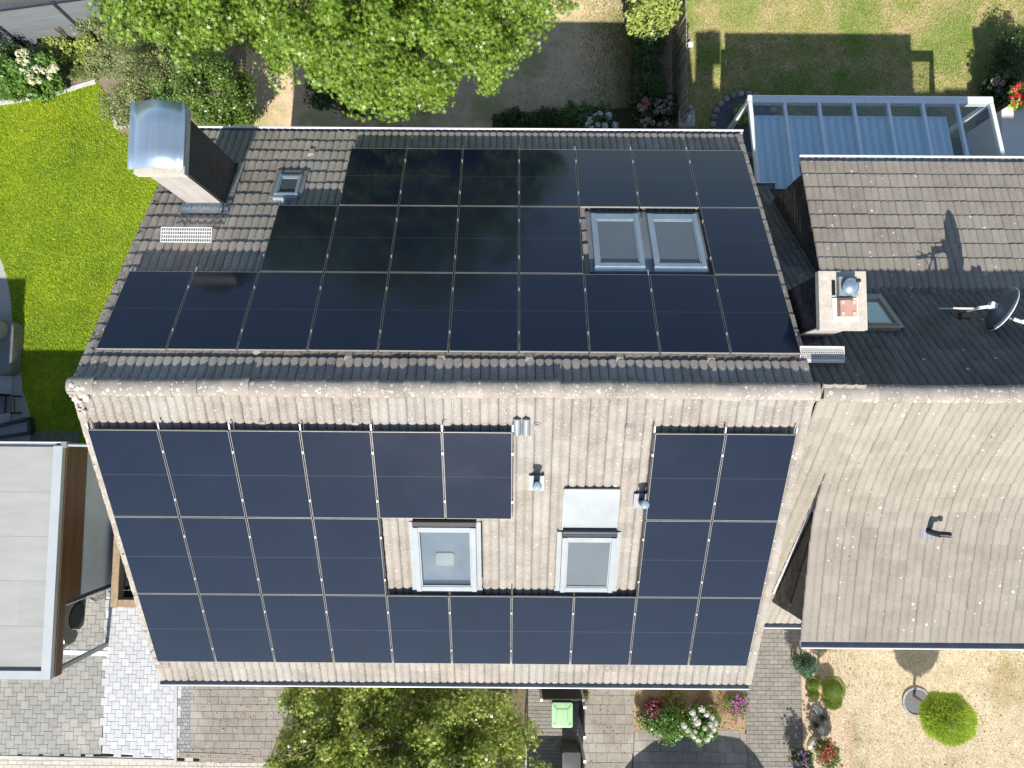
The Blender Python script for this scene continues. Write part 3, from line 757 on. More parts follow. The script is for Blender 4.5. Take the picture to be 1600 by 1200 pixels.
# ---- vents, zinc tile, roof hooks, gratings
def pipe_vent(parent, p, n, lab, elbow=None, cap=FRAME_GREY):
    p = Vector(p); v = Vector((0, n.z, -n.y)); v.normalize(); u = Vector((1, 0, 0)); R = Matrix((u, v, n)).transposed()
    b = MB().box(p + n * .05, (.26, .30, .012), R)
    for q in (-.09, .0, .09): b.box(p + R @ Vector((q, 0, .058)), (.03, .30, .02), R)
    f = b.build('vent_pipe', ZINC, parent); f['label'] = lab
    t = MB().tube([p + n * .04, p + n * .10 + Vector((0, 0, .05)), p + n * .10 + Vector((0, 0, .30))], .055, 12)
    if elbow: t.tube([p + n * .10 + Vector((0, 0, .26)), p + n * .1 + Vector((.10, 0, .28)), p + n * .1 + Vector((.19, -.01, .30))], .052, 12)
    t.build('pipe', BLACK, f, smooth=True)
    if not elbow:
        MB().lathe(p + n * .10 + Vector((0, 0, .28)), [(.05, 0), (.075, .01), (.078, .045), (.06, .07), (.02, .08)], 14).build('pipe_cap', cap, f, smooth=True)
    return f
pv = on_s(838, 752, .06); pipe_vent(house, pv, NS, 'pipe vent alone among bare tiles')
pv = on_s(1001, 780, .06); pipe_vent(house, pv, NS, 'pipe vent beside the panel edge')
zt = MB(); c_ = on_s(815, 666, .06); R_s = Matrix((Vector((1, 0, 0)), Vector((0, CA, SA)), NS)).transposed()
for q in (-.075, .075): zt.tube([c_ + R_s @ Vector((q, -.15, -.0)), c_ + R_s @ Vector((q, .15, .0))], .07, 12)
zt.build('zinc_vent_tile', ZINC, house, smooth=True)
hk = [on_s(x, y, .045) for x, y in ((840, 669), (983, 671), (410, 664), (555, 664), (698, 664), (1128, 668))]
for h in hk:
    m = MB(); pts = [h + R_s @ Vector((.05 * math.cos(t) , .07 + .04 * math.sin(t), .015)) for t in np.linspace(0, PI, 7)]
    m.tube([h + R_s @ Vector((.055, -.10, .0))] + pts + [h + R_s @ Vector((-.055, -.10, .0))], .006, 6); m.build('roof_hook', STEEL, house)
    m = MB(); m.lathe(h, [(.07, -.03), (.065, .0), (.03, .012)], 10, R_s); m.build('hook_tile_bump', T_MAIN, house, smooth=True)
R_n = Matrix((Vector((-1, 0, 0)), Vector((0, -CA, SA)), NN)).transposed()
for x, y in ((403, 547), (545, 556), (690, 556), (827, 558), (968, 558), (1110, 559), (345, 246), (487, 240)):
    h = on_n(x, y, .03); m = MB()
    m.add([h + R_n @ Vector(p) for p in ((-.07, -.12, 0), (.07, -.12, 0), (.08, .10, 0), (-.08, .10, 0), (-.05, -.10, .045), (.05, -.10, .045), (.05, .04, .04), (-.05, .04, .04))],
          [(4, 5, 6, 7), (0, 1, 5, 4), (1, 2, 6, 5), (2, 3, 7, 6), (3, 0, 4, 7)])
    m.build('hook_tile_bump', T_MAIN, house)
def grating(parent, c, w, d, lab, base_z, diamond=False):
    m = MB(); c = Vector(c)
    for s in (-1, 1): m.box(c + Vector((0, s * d / 2, 0)), (w, .014, .022)); m.box(c + Vector((s * w / 2, 0, 0)), (.014, d + .014, .021))
    if not diamond:
        for k in range(1, 4): m.box(c + Vector((0, -d / 2 + d * k / 4, 0)), (w - .018, .010, .026))
        for k in range(1, 22): m.box(c + Vector((-w / 2 + w * k / 22, 0, 0)), (.010, d - .018, .022))
    else:
        for k in range(20):
            for j in range(4):
                p = c + Vector((-w / 2 + w * (k + .5 + .5 * (j % 2)) / 20.5, -d / 2 + d * (j + .5) / 4, 0))
                for s in (-1, 1): m.box(p, (.007, d / 4 * 1.1, .014), Matrix.Rotation(s * .5, 3, 'Z'))
        m.box(c + Vector((0, -d / 2 + .03, .002)), (w - .02, .03, .012)); m.box(c + Vector((0, d / 2 - .02, .002)), (w - .02, .02, .012))
    g = m.build('roof_step', GRATE, parent); g['label'] = lab
    b = MB()
    for s in (-1, 1): b.bar(c + Vector((s * w * .3, -d * .3, -.02)), Vector((c.x + s * w * .3, c.y - d * .2, base_z(c.y - d * .2))), .03, .012)
    for s in (-1, 1): b.bar(c + Vector((s * w * .3, d * .4, -.02)), Vector((c.x + s * w * .3, c.y + d * .4, base_z(c.y + d * .4))), .03, .012)
    b.build('bracket', STEEL, g)
c_ = (on_n(253, 356, .28) + on_n(330, 378, .28)) / 2
grating(house, (c_.x, c_.y, c_.z), .92, .27, 'square-mesh step grating below the hooded chimney', zn)

# ---- hooded chimney
def block(x0, x1, y0, y1, z0, z1): return MB().box(((x0 + x1) / 2, (y0 + y1) / 2, (z0 + z1) / 2), (x1 - x0, y1 - y0, z1 - z0))
CX0, CX1, CY0, CY1 = -6.335, -5.635, 4.43, 5.44
ch = block(CX0 + .02, CX1 - .02, CY0 + .02, CY1 - .02, 5.9, 8.46).build('chimney', DARKST, house); ch['label'] = 'clad chimney with a curved stainless hood'
# fibre-cement slabs on the sunny side, dark slates on the east, west and north sides
nx = 3
for r in range(5):
    z0 = 6.5 + r * .46
    for k in range(nx):
        x0 = CX0 + (CX1 - CX0) * k / nx; x1 = CX0 + (CX1 - CX0) * (k + 1) / nx
        block(x0 + .002, x1 - .002, CY0 - .004, CY0 + .018, z0, min(z0 + .456, 8.46)).build('cladding_slab', FIBRE, ch)
for r in range(9):
    z0 = 6.1 + r * .275
    for k in range(4):
        y0 = CY0 + .02 + (CY1 - CY0 - .04) * k / 4; y1 = CY0 + .02 + (CY1 - CY0 - .04) * (k + 1) / 4
        block(CX1 - .02, CX1 + random.uniform(-.002, .002), y0 + .0015, y1 - .0015, z0, min(z0 + .272, 8.46)).build('cladding_slate', SLATE, ch)
block(CX0, CX0 + .018, CY0 + .02, CY1, 5.9, 8.46).build('cladding_side', SLATE, ch); block(CX0 + .02, CX1 - .022, CY1 - .02, CY1, 5.9, 8.46).build('cladding_back', SLATE, ch)
cb = MB(); cb.box(((CX0 + CX1) / 2 - .02, (CY0 + CY1) / 2, 8.53), (.86, 1.17, .15)); cb.build('chimney_cap', CAPCON, ch)
hd = MB(); n = 22; hx = (CX0 + CX1) / 2 - .03; prof = []
for k in range(n + 1):
    t = k / n; x = (t - .5) * .94
    z = 8.73 + .085 * math.sin(PI * min(1, max(0, (t - .14) / .72))) ** .8 ** 1.0 - (.02 if t < .12 or t > .90 else 0) + (.012 if abs(t - .16) < .02 else 0)
    prof.append((hx + x, z))
ys = (CY0 - .05, CY0 + .3, CY0 + .7, CY1 + .10)
for yk in ys:
    for x, z in prof: hd.v.append((x, yk, z)); hd.t.append(0)
for j in range(len(ys) - 1):
    for k in range(n): q = j * (n + 1) + k; hd.f.append((q, q + 1, q + n + 2, q + n + 1))
ho = hd.build('chimney_hood', CHROME, ch, smooth=True)
sm = ho.modifiers.new('sheet', 'SOLIDIFY'); sm.thickness = .006
le = MB()
for sx in (-.36, .34):
    for yy in (CY0 + .08, CY1 - .1): le.box((hx + sx, yy, 8.66), (.02, .03, .14))
le.build('hood_bracket', ALU, ch)
fl = MB(); c0 = Vector(((CX0 + CX1) / 2, CY0 - .13, zn(CY0 - .13))) + NN * .075
fl.box(c0, (.92, .30, .012), R_n); fl.box((c0.x, CY0 - .012, zn(CY0) + .10), (.80, .014, .12))
for k in range(9): fl.box(c0 + R_n @ Vector((-.38 + k * .095, -.02, .014)), (.05, .05, .014), R_n)
fl.build('lead_flashing', mk('blue_grey_lead', (.30, .37, .43), (.50, .55, .58), 12, .55, .5, 40, metal=.4), ch)
fl = MB()
for k in range(4):
    y = CY0 + .12 + k * .27; fl.box(Vector((CX1 + .06, y, zn(y))) + NN * .075, (.13, .29, .012), R_n)
fl.build('side_flashing', ZINC_L, ch)
MB().tube([(hx + .33, CY0 + .02, 8.66), (CX1 + .01, CY0 - .03, 8.5), (CX1 + .015, CY0 - .025, 7.4), (CX1 + .01, CY0 - .03, zn(CY0) + .16), (CX1 + .02, CY0 - .22, zn(CY0 - .22) + .10)], .012, 6).build('lightning_cable', CABLE, ch)

# =================================================== solar panels
fr = MB()
for s in (-1, 1):
    fr.box((s * (.5645 - .0025), 0, -.0175), (.005, 1.722, .035)); fr.box((0, s * (.861 - .003), -.0180), (1.119, .006, .034))
o = fr.build('panel_frame', PANEL_FRAME); FR_ME = o.data; bpy.data.objects.remove(o)
o = MB().box((0, 0, -.012), (1.118, 1.709, .018)).build('panel_glass', SOLAR); GL_ME = o.data; bpy.data.objects.remove(o)
cl = MB().box((0, 0, .003), (.024, .042, .010)).box((0, 0, -.02), (.014, .042, .04)).lathe((0, 0, .009), [(.009, 0), (.009, .007), (.005, .009)], 8)
o = cl.build('clamp', ALU); CL_ME = o.data; bpy.data.objects.remove(o)
ORD = ['first', 'second', 'third', 'fourth', 'fifth', 'sixth', 'seventh', 'eighth', 'ninth', 'tenth']
def panels(sets, o0, sgn, side, rows, grp):
    v = Vector((0, sgn * CA, -SA))                       # down the slope
    up = -v; u = Vector((1, 0, 0)); n = u.cross(up)
    if n.z < 0: u = -u; n = -n
    for r, cols in sets.items():
        for k, c in enumerate(cols):
            ctr = o0 + Vector(((c + .5) * PWD, 0, 0)) + v * ((r + .5) * PHT)
            M = frame_mat(ctr, u, up, n) @ Matrix.Rotation(random.uniform(-.0025, .0025), 4, 'X') @ Matrix.Rotation(random.uniform(-.003, .003), 4, 'Y')
            e = bpy.data.objects.new('solar_panel', None); e.empty_display_size = .1; COL.objects.link(e); e.matrix_world = M
            tag(e, f'black solar panel, {ORD[k]} from the carport gable in the {rows[r]} on the {side} slope', 'solar panel', grp)
            inst('panel_frame', FR_ME, Matrix(), e); inst('panel_glass', GL_ME, Matrix.Translation((0, 0, random.uniform(-.001, .001))), e)
            right = (c + 1) in cols; left = (c - 1) in cols
            ux = 1 if u.x > 0 else -1
            for vy in (-.50, .46):
                inst('clamp', CL_ME, Matrix.Translation((ux * .577, vy, 0)), e)
                if not left: inst('clamp', CL_ME, Matrix.Translation((-ux * .577, vy, 0)), e)
    # aluminium rails run up the slope below each joint
    for c in range(11):
      rs_all = [r for r, cols in sets.items() if c in cols or (c - 1) in cols]; runs = []
      for r in rs_all:
        if runs and runs[-1][-1] == r - 1: runs[-1].append(r)
        else: runs.append([r])
      for rs in runs:
        a = o0 + Vector((c * PWD, 0, 0)) + v * (min(rs) * PHT - (.10 if min(rs) == 0 and sgn < 0 else (.12 if sgn < 0 else -.03))) - n * .062
        b = o0 + Vector((c * PWD, 0, 0)) + v * ((max(rs) + 1) * PHT + (.14 if sgn > 0 else -.03)) - n * .062
        ro = MB().bar(a, b, .018, .045, n).build('mounting_rail', RAIL)
        if min(rs) == 0 and sgn < 0: MB().bar(a - v * .004, a + v * .11, .020, .046, n).build('rail_end', ALU, ro)
        if sgn > 0: MB().bar(b - v * .13, b + v * .004, .020, .046, n).build('rail_end', ALU, ro)
        piece = '' if len(runs) == 1 else ('upper piece of ' if rs is runs[0] else 'lower piece of ')
        where = 'west array edge nearest the carport' if c == 0 else ('array edge at the dormer house' if c == 10 else f'{ORD[c - 1]} panel joint from the carport gable')
        tag(ro, f'{piece}dark rail under the {where}, {side} slope', 'rail', f'mounting rails of the {side} slope')
panels(S_SET, S0, -1, 'street-side', ['ridge row', 'middle row', 'gutter row'], 'solar panels on the street-side slope')
panels(N_SET, N0, 1, 'garden-side', ['ridge row', 'middle row', 'gutter row'], 'solar panels on the garden-side slope')
MB().tube([on_n(1190, 336, .13), on_n(1200, 395, .13), on_n(1208, 410, .13)], .006, 5).build('panel_cable', ALU, house)

# =================================================== neighbouring row house (east)
nb = empty('house', (0, 0, 0), 'attached row house with steep weathered tile roof and two shed dormers', 'house')
NBX0, NBX1 = 4.90, 13.4; NAY, NAZ = .69, 9.0
zb = lambda y: NAZ - abs(y - NAY)                     # 45 degree planes
NB_N = Vector((0, 1, 1)).normalized(); NB_S = Vector((0, -1, 1)).normalized()
def on_bn(x, y, off=0.0): return GP(x, y, Vector((0, NAY, NAZ)) + NB_N * off, NB_N)
DSX0, DSX1 = 5.58, 12.2; DNX0, DNX1 = 6.0, 11.5
prof_s = [(NAY, NAZ), (-.30, NAZ - (NAY + .30))]; ang = 45.0; y, z = prof_s[-1]
for k in range(8):
    ang -= 30 / 8; dy = 1.75 / 8; y -= dy; z -= dy * math.tan(math.radians(ang + 1.9)); prof_s.append((y, z))
prof_s.append((-3.88, z - (y + 3.88) * math.tan(math.radians(15))))
DSE = prof_s[-1]
DNY0 = 2.85; prof_n = [(DNY0, zb(DNY0) + .02), (5.70, zb(DNY0) + .02 - (5.70 - DNY0) * math.tan(math.radians(17.5)))]; DNE = prof_n[-1]
EVS = -4.14; st_s = [(NAY, NAZ), (EVS, zb(EVS))]; st_sl = [(-3.25, zb(-3.25)), (EVS, zb(EVS))]; st_n = [(NAY, NAZ), (5.95, zb(5.95))]; st_nt = [(NAY, NAZ), (DNY0 + .06, zb(DNY0 + .06))]
nb_s = slab_part('roof_slope', NBX0, DSX0 - .01, st_s, .14, DECK, nb); nb_d = slab_part('dormer_roof', DSX0, DSX1, prof_s, .12, DECK, nb)
nb_n = slab_part('roof_slope', NBX0, NBX1, st_n, .14, DECK, nb); nb_e = slab_part('dormer_roof', DNX0, DNX1, prof_n, .12, DECK, nb)
nb_l = slab_part('roof_slope', DSX0, DSX1, st_sl, .14, DECK, nb)
nb_w = slab_part('roof_slope', DSX1 + .01, NBX1, st_s, .14, DECK, nb)
nb_d['label'] = 'sunlit dormer roof sweeping out of the steep slope'; nb_e['label'] = 'flat-pitched dormer roof on the garden side'; nb_n['label'] = 'dark steep slope in shade'
R2 = Roof(.028, T_NB, .30, .333, .5, .020)
NB_CH = (4.93, 5.45, 1.74, 2.62)
R2.slope(nb_s, NBX0, DSX0 - .0, st_s)
R2.slope(nb_d, DSX0 - .06, DSX1 + .06, prof_s)
R2.slope(nb_l, DSX0, DSX1, st_sl)
R2.slope(nb_w, DSX1 + .1, NBX1, st_s)
R3 = Roof(.034, T_SHADE, .30, .333, .5, .016)
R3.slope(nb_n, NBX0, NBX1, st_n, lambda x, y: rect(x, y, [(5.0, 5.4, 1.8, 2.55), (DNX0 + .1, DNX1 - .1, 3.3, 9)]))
R2.slope(nb_e, DNX0 - .05, DNX1 + .05, prof_n)
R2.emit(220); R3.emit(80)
ridge_row(nb_s, NBX0 + .01, NBX1, NAY, NAZ + .02, .42, .105, T_RIDGE)
gutter(nb, NBX0 + .02, DSX1, EVS - .075, st_s[-1][1] - .04, -1)
gutter(nb, DSX0 - .03, DSX1 + .04, DSE[0] - .075, DSE[1] - .035, -1, .030)
gutter(nb, DNX0 - .04, DNX1 + .05, DNE[0] + .075, DNE[1] - .035, 1, .045)
gutter(nb, NBX0 + .05, DNX0 + .3, 5.95 + .075, st_n[-1][1] - .04, 1, .03)
w = MB()
w.add([(x, y, z) for x in (NBX0 + .05, NBX1) for y, z in ((-3.6, 0), (5.4, 0), (5.4, zb(5.4) - .25), (NAY, NAZ - .4), (-3.6, zb(-3.6) - .25))],
      [(0, 1, 2, 3, 4), (9, 8, 7, 6, 5), (0, 4, 9, 5), (1, 6, 7, 2)]).build('wall', PLASTER, nb)
# dormer fronts with windows
def cheek(x, tri, name, lab, sgn, mat=SLATE_W, L=.26, Hh=.13, tilt=0.0):
    """dark backing plus single overlapping slates, clipped to the cheek's outline (y,z polygon)"""
    b = MB().extrude([(x + .02, y, z) for y, z in tri], (.10, 0, 0)).build(name, DARKST, nb)
    b['label'] = lab
    lo = min(p[1] for p in tri); hi = max(p[1] for p in tri); y0 = min(p[0] for p in tri); y1 = max(p[0] for p in tri)
    j = 0; z = lo
    while z < hi:
        yy = y0 - (L / 2 if j % 2 else 0)
        while yy < y1:
            q = clip_poly([(yy + .003, z), (yy + L - .003, z), (yy + L - .003, z + Hh * 1.12), (yy + .003, z + Hh * 1.12)], [tuple(p) for p in tri])
            if len(q) >= 3:
                n = len(q); m = MB()
                t = lambda p: x - .004 + .018 * (p[1] - z) / Hh * .9
                m.add([(t(p), p[0], p[1]) for p in q] + [(t(p) + .008, p[0], p[1]) for p in q], [tuple(range(n)), tuple(range(2 * n - 1, n - 1, -1))] + [(k, (k + 1) % n, (k + 1) % n + n, k + n) for k in range(n)])
                m.build('slate', mat, b)
            yy += L
        z += Hh; j += 1
    return b
yk = 5.46
cheek(DNX0, [(DNY0 + .12, zb(DNY0 + .12) - .03), (yk, zb(yk) - .03), (yk, DNE[1] + (DNE[0] - yk) * .268 - .05)], 'dormer_cheek', 'slate-clad cheek of the garden-side dormer', -1)
yk2 = -3.56
def zd(y):
    for (a, b) in zip(prof_s[:-1], prof_s[1:]):
        if b[0] <= y <= a[0]: t = (a[0] - y) / (a[0] - b[0]); return a[1] + t * (b[1] - a[1])
    return prof_s[-1][1]
cheek(DSX0 + .03, [(-.55, zd(-.55) - .06), (yk2, zb(yk2) - .03), (yk2, zd(yk2) - .05), (-2.0, zd(-2.0) - .05), (-1.2, zd(-1.2) - .05)], 'dormer_cheek', 'slate-clad cheek of the street-side dormer', -1)
w = MB(); w.box(((DSX0 + DSX1) / 2 + .05, yk2 + .06, (zb(yk2) + zd(yk2)) / 2 - .35), (DSX1 - DSX0 - .1, .10, zd(yk2) - zb(yk2) + .5)); w.build('dormer_front', PLASTER, nb)
w = MB(); w.box(((DNX0 + DNX1) / 2 + .05, yk - .06, (zb(yk) + DNE[1]) / 2 - .3), (DNX1 - DNX0 - .1, .10, DNE[1] - zb(yk) + .6)); w.build('dormer_front', PLASTER, nb)
fl = MB(); a = Vector((DSX0 + .02, -.75, zb(-.75))) + NB_S * .06; b = Vector((DSX0 + .02, -1.35, zb(-1.35) )) + NB_S * .07
fl.bar(a, b, .15, .012, NB_S); b2 = Vector((DSX0 - .03, -3.3, zb(-3.3))) + NB_S * .05; fl.bar(Vector((DSX0 - .03, -1.2, zb(-1.2))) + NB_S * .055, b2, .05, .014, NB_S)
fl.build('lead_flashing', mk('pale_lead', (.42, .42, .43), (.56, .56, .56), 14, .6, .5, 30, metal=.2), nb)

# chimney with pebble-concrete cap
x0, x1, y0, y1 = NB_CH
nc = block(x0 + .02, x1, y0 + .02, y1, 6.6, 8.93).build('chimney', DARKST, nb); nc['label'] = 'slate-clad chimney with pebbled concrete cap and terracotta flue'
block(x0, x1, y0, y0 + .018, 6.9, 8.93).build('cladding_slab', FIBRE, nc)
j = 0; zz = 6.9
while zz < 8.9:
    yy = y0 + .02
    while yy < y1 - .01:
        L = random.choice((.10, .14, .18)); e = min(yy + L, y1)
        MB().add([(x0 + .004 * random.random(), yy + .002, zz), (x0 + .004 * random.random(), e - .002, zz), (x0 + .012, e - .002, min(zz + .105, 8.93)), (x0 + .012, yy + .002, min(zz + .105, 8.93)),
                  (x0 + .02, yy + .002, zz), (x0 + .02, e - .002, zz), (x0 + .02, e - .002, min(zz + .105, 8.93)), (x0 + .02, yy + .002, min(zz + .105, 8.93))],
                 [(0, 1, 2, 3), (4, 5, 6, 7), (0, 1, 5, 4), (1, 2, 6, 5), (2, 3, 7, 6), (3, 0, 4, 7)]).build('slate', SLATE, nc)
        yy = e
    zz += .10
CAPZ = 9.05
pc0, pc1 = G(1281, 515, CAPZ), G(1353, 424, CAPZ)
cp = MB().box(((pc0.x + pc1.x) / 2, (pc0.y + pc1.y) / 2, CAPZ - .06), (pc1.x - pc0.x, pc1.y - pc0.y, .12)).build('chimney_cap', CAPCON, nc)
p = G(1326, 447, CAPZ + .1)
m = MB().box((p.x, p.y, CAPZ + .05), (.30, .30, .10)); m.build('flue_base', ZINC_L, nc)
R_t = Matrix.Rotation(.25, 3, 'X') @ Matrix.Rotation(.2, 3, 'Y')
m = MB().lathe((p.x + .01, p.y - .01, CAPZ + .10), [(.12, 0), (.145, .03), (.14, .06), (.10, .10), (.04, .125)], 18, R_t); m.build('flue_cowl', CHROME, nc, smooth=True)
MB().tube([(p.x + .06, p.y + .05, CAPZ + .16), (p.x + .13, p.y + .075, CAPZ + .22)], .032, 10).build('flue_handle', BLACK, nc, smooth=True)
p = G(1326, 481, CAPZ + .14)
m = MB().box((p.x, p.y, CAPZ + .07), (.26, .25, .14)); m.build('terracotta_flue', TERRA, nc)
m = MB()
for sx in (-.09, .09):
    for sy in (-.09, .09): m.box((p.x + sx, p.y + sy, CAPZ + .143), (.05, .05, .012))
m.build('flue_corner', mk('sand_mortar', (.62, .46, .34), (.70, .54, .42), 9, .9, .3, 60), nc)
MB().box((p.x, p.y, CAPZ + .012), (.40, .36, .02)).build('mortar_bed', mk('cream_mortar', (.72, .66, .55), (.80, .74, .64), 9, .9, .3, 60), nc)
p = G(1302, 450, CAPZ); MB().box((p.x, p.y, CAPZ + .004), (.055, .24, .02)).build('vent_slot', BLACK, nc)
c_ = (on_bn(1253, 542, .2) + on_bn(1317, 566, .2)) / 2
grating(nb, (c_.x, c_.y, c_.z), .72, .26, 'diamond-mesh step grating beside the slate-clad chimney', zb, True)
q = [on_bn(x, y, .12) for x, y in ((1358, 512), (1411, 512), (1390, 470), (1346, 470))]
skylight(nb, (q[0].x + q[1].x) / 2 , q[2].y, q[0].y, .56, NB_N, 1, zb, mk('brown_window_frame', (.24, .20, .16), (.30, .25, .20), 6, .5), PANE_TEAL, fw=.04, lower=.06, rise=.12, label='small roof window behind the slate-clad chimney')
pv = GP(1448, 828, Vector((0, DSE[0], DSE[1])), Vector((0, -math.sin(math.radians(15)), math.cos(math.radians(15))))); nd = Vector((0, -math.sin(math.radians(15)), math.cos(math.radians(15))))
pipe_vent(nb, pv, nd, 'black elbow vent pipe on a zinc tile', elbow=True)

# third house of the row, its shadow reaches into the gardens
h3 = empty('house', (0, 0, 0), 'end house of the row beyond the dormer house', 'house')
pr = [(APY, 9.0), (-4.97, 5.7)]; pr2 = [(APY, 9.0), (6.4, 5.7)]
r3s = slab_part('roof_slope', 13.42, 24, pr, .16, T_NB, h3); r3n = slab_part('roof_slope', 13.42, 24, pr2, .16, T_NB, h3)
MB().add([(x, y, z) for x in (13.6, 23.8) for y, z in ((-4.4, 0), (5.9, 0), (5.9, 5.6), (APY, 8.6), (-4.4, 5.6))],
         [(0, 1, 2, 3, 4), (9, 8, 7, 6, 5), (0, 4, 9, 5), (1, 6, 7, 2)]).build('wall', PLASTER, h3)

# =================================================== satellite dish
dc = Vector((8.57, 2.25, 7.98)); nd = Vector((.90, -.42, .12)).normalized()
dish = empty('satellite_dish', (0, 0, 0), 'dark grey satellite dish with pale rim standing on the shaded steep slope', 'satellite dish')
u = nd.cross(Vector((0, 0, 1))).normalized(); v = nd.cross(u); R = Matrix((u, v, nd)).transposed()
m = MB(); n = 32; rings = 7
for i in range(rings):
    r = .43 * (i / (rings - 1)) if i else .012
    for k in range(n): t = 2 * PI * k / n; m.v.append(tuple(dc + R @ Vector((r * math.cos(t) * .93, r * math.sin(t), .09 * (r / .43) ** 2 - .09)))); m.t.append(0)
for i in range(rings - 1):
    for k in range(n): q = i * n + k; q2 = i * n + (k + 1) % n; m.f.append((q, q2, q2 + n, q + n))
m.f.append(tuple(range(n)))
do = m.build('reflector', mk('dish_grey', (.09, .12, .16), (.12, .15, .19), 4, .5, metal=.2), dish, smooth=True); so = do.modifiers.new('sheet', 'SOLIDIFY'); so.thickness = .008
m = MB().tube([dc + R @ Vector((.43 * .93 * math.cos(t), .43 * math.sin(t), .003)) for t in np.linspace(0, 2 * PI, 40)], .011, 6); m.build('rim', ALU_W, dish, smooth=True)
lnb = dc + nd * .40 + Vector((0, -.02, -.14))
m = MB().bar(dc + R @ Vector((0, .37, -.01)) if (R @ Vector((0, .37, 0))).z < 0 else dc + R @ Vector((0, -.37, -.01)), lnb, .03, .045); m.build('feed_arm', ALU_W, dish)
m = MB().tube([lnb + nd * .05, lnb - nd * .09], .032, 10); m.box(lnb + nd * .06, (.07, .07, .09)); m.build('feed_horn', ALU_W, dish, smooth=False)
mb_ = Vector((dc.x - .42, dc.y + .02, zb(dc.y + .02)))
mt = dc - nd * .14
m = MB().tube([mb_ - Vector((0, 0, .1)), Vector((mb_.x, mb_.y, mt.z + .05))], .026, 10); m.build('mast', STEEL, dish, smooth=True)
m = MB().bar(Vector((mb_.x, mb_.y, mt.z)), mt, .05, .06); m.box(mt, (.10, .12, .14), R)
m.bar(Vector((mb_.x, mb_.y, mt.z - .05)), Vector((mb_.x - .30, mb_.y + .10, zb(mb_.y + .1) + .05)), .022, .022); m.bar(Vector((mb_.x + .12, mb_.y, mt.z - .03)), Vector((mb_.x - .34, mb_.y + .02, mt.z - .12)), .02, .02)
m.build('bracket', ALU_W, dish)
m = MB().box((mb_.x, mb_.y, zb(mb_.y) + .06), (.30, .34, .02), Matrix((Vector((-1, 0, 0)), Vector((0, -1, 1)).normalized(), NB_N)).transposed()); m.build('mast_flashing', BLACK, dish)
MB().tube([Vector((mb_.x - .3, mb_.y + .1, mt.z - .1)), Vector((mb_.x - .2, mb_.y + .16, mt.z - .2)), mb_ + Vector((0, 0, .05))], .008, 6).build('cable', BLACK, dish)

# =================================================== carport with store (west)
CPX1, CPY0, CPY1, CPZ = -11.30, -6.08, -.37, 2.55; CPX0 = -14.5
cpt = empty('carport', (0, 0, 0), 'flat-roofed carport with white coping and brown timber fascia', 'carport')
MB().box(((CPX0 + CPX1) / 2, (CPY0 + CPY1) / 2, CPZ - .17), (CPX1 - CPX0 - .06, CPY1 - CPY0 - .06, .18)).build('roof_deck', WOODT, cpt)
ny = 5; hy = (CPY1 - CPY0 - .22) / ny
for k in range(ny):
    y0 = CPY0 + .20 + k * hy; cuts = [CPX0 + .1, -12.9 + .35 * ((k * 2) % 3), CPX1 - .24]
    for ii, (a, b) in enumerate(zip(cuts[:-1], cuts[1:])):
        t = random.random(); CPZ = 2.55 + .0015 * (ii % 2); MB().add([(a - .03, y0 - .04, CPZ - .0690), (b + .02, y0 - .04, CPZ - .0690), (b + .02, y0 + hy, CPZ - .0725), (a - .03, y0 + hy, CPZ - .0725),
            (a - .03, y0 - .04, CPZ - .081), (b + .02, y0 - .04, CPZ - .0805), (b + .02, y0 + hy, CPZ - .079), (a - .03, y0 + hy, CPZ - .079)],
            [(0, 1, 2, 3), (4, 5, 6, 7), (0, 1, 5, 4), (1, 2, 6, 5), (2, 3, 7, 6), (3, 0, 4, 7)], t).build('roof_sheet', MEMB, cpt, tint=True)
CPZ = 2.55
for k in range(1, ny): MB().box(((CPX0 + CPX1 - .15) / 2, CPY0 + .20 + k * hy - .05, CPZ - .0675), (CPX1 - CPX0 - .32, .018, .006)).build('seam_strip', mk('membrane_seam', (.30, .305, .29), (.36, .365, .35), 9, .85), cpt)
m = MB(); m.box((CPX1 - .115, (CPY0 + CPY1) / 2, CPZ - .06), (.23, CPY1 - CPY0, .14)); m.build('coping', COPE, cpt)
m = MB(); m.box(((CPX0 + CPX1 - .23) / 2 - .002, CPY0 + .10, CPZ - .062), (CPX1 - CPX0 - .23, .20, .14)); m.build('coping', COPE, cpt)
m = MB(); m.box((CPX1 - .30, CPY0 + .23, CPZ - .1), (.12, .06, .03)); m.build('roof_outlet', DARKST, cpt)
gutter(cpt, CPX0, CPX1 - .02, CPY1 + .03, CPZ - .05, 1, .03, .06)
m = MB().box((CPX1 + .02, CPY1 + .03, CPZ - .06), (.14, .16, .12)); m.build('gutter_outlet', STEEL, cpt)
m = MB().tube([(CPX1 + .06, CPY1 + .03, CPZ - .08), (CPX1 + .6, CPY1 + .02, CPZ - .15)], .045, 10); m.build('rain_pipe', STEEL, cpt, smooth=True)
for k in range(4):                        # fascia boards along the roof edge
    MB().box((CPX1 + .012, (CPY0 + CPY1) / 2, CPZ - .175 - k * .066), (.024, CPY1 - CPY0 - .01, .0640)).build('fascia_board', WOODB, cpt)
WALLY = -4.30
for k in range(9):                        # store wall boards below the fascia
    MB().box((CPX1 - .004, (WALLY + CPY1) / 2, CPZ - .455 - k * .068), (.022, CPY1 - WALLY - .02, .0655)).build('wall_board', WOODB, cpt)
zt_ = CPZ - .455 - 8.5 * .068
MB().box((CPX1 - .05, (WALLY + CPY1) / 2, zt_ / 2), (.05, CPY1 - WALLY - .02, zt_)).build('wall_panel', PANEL_G, cpt)
MB().box((CPX1 - .012, (WALLY + CPY1) / 2, zt_ + .01), (.05, CPY1 - WALLY - .02, .035)).build('metal_trim', STEEL, cpt)
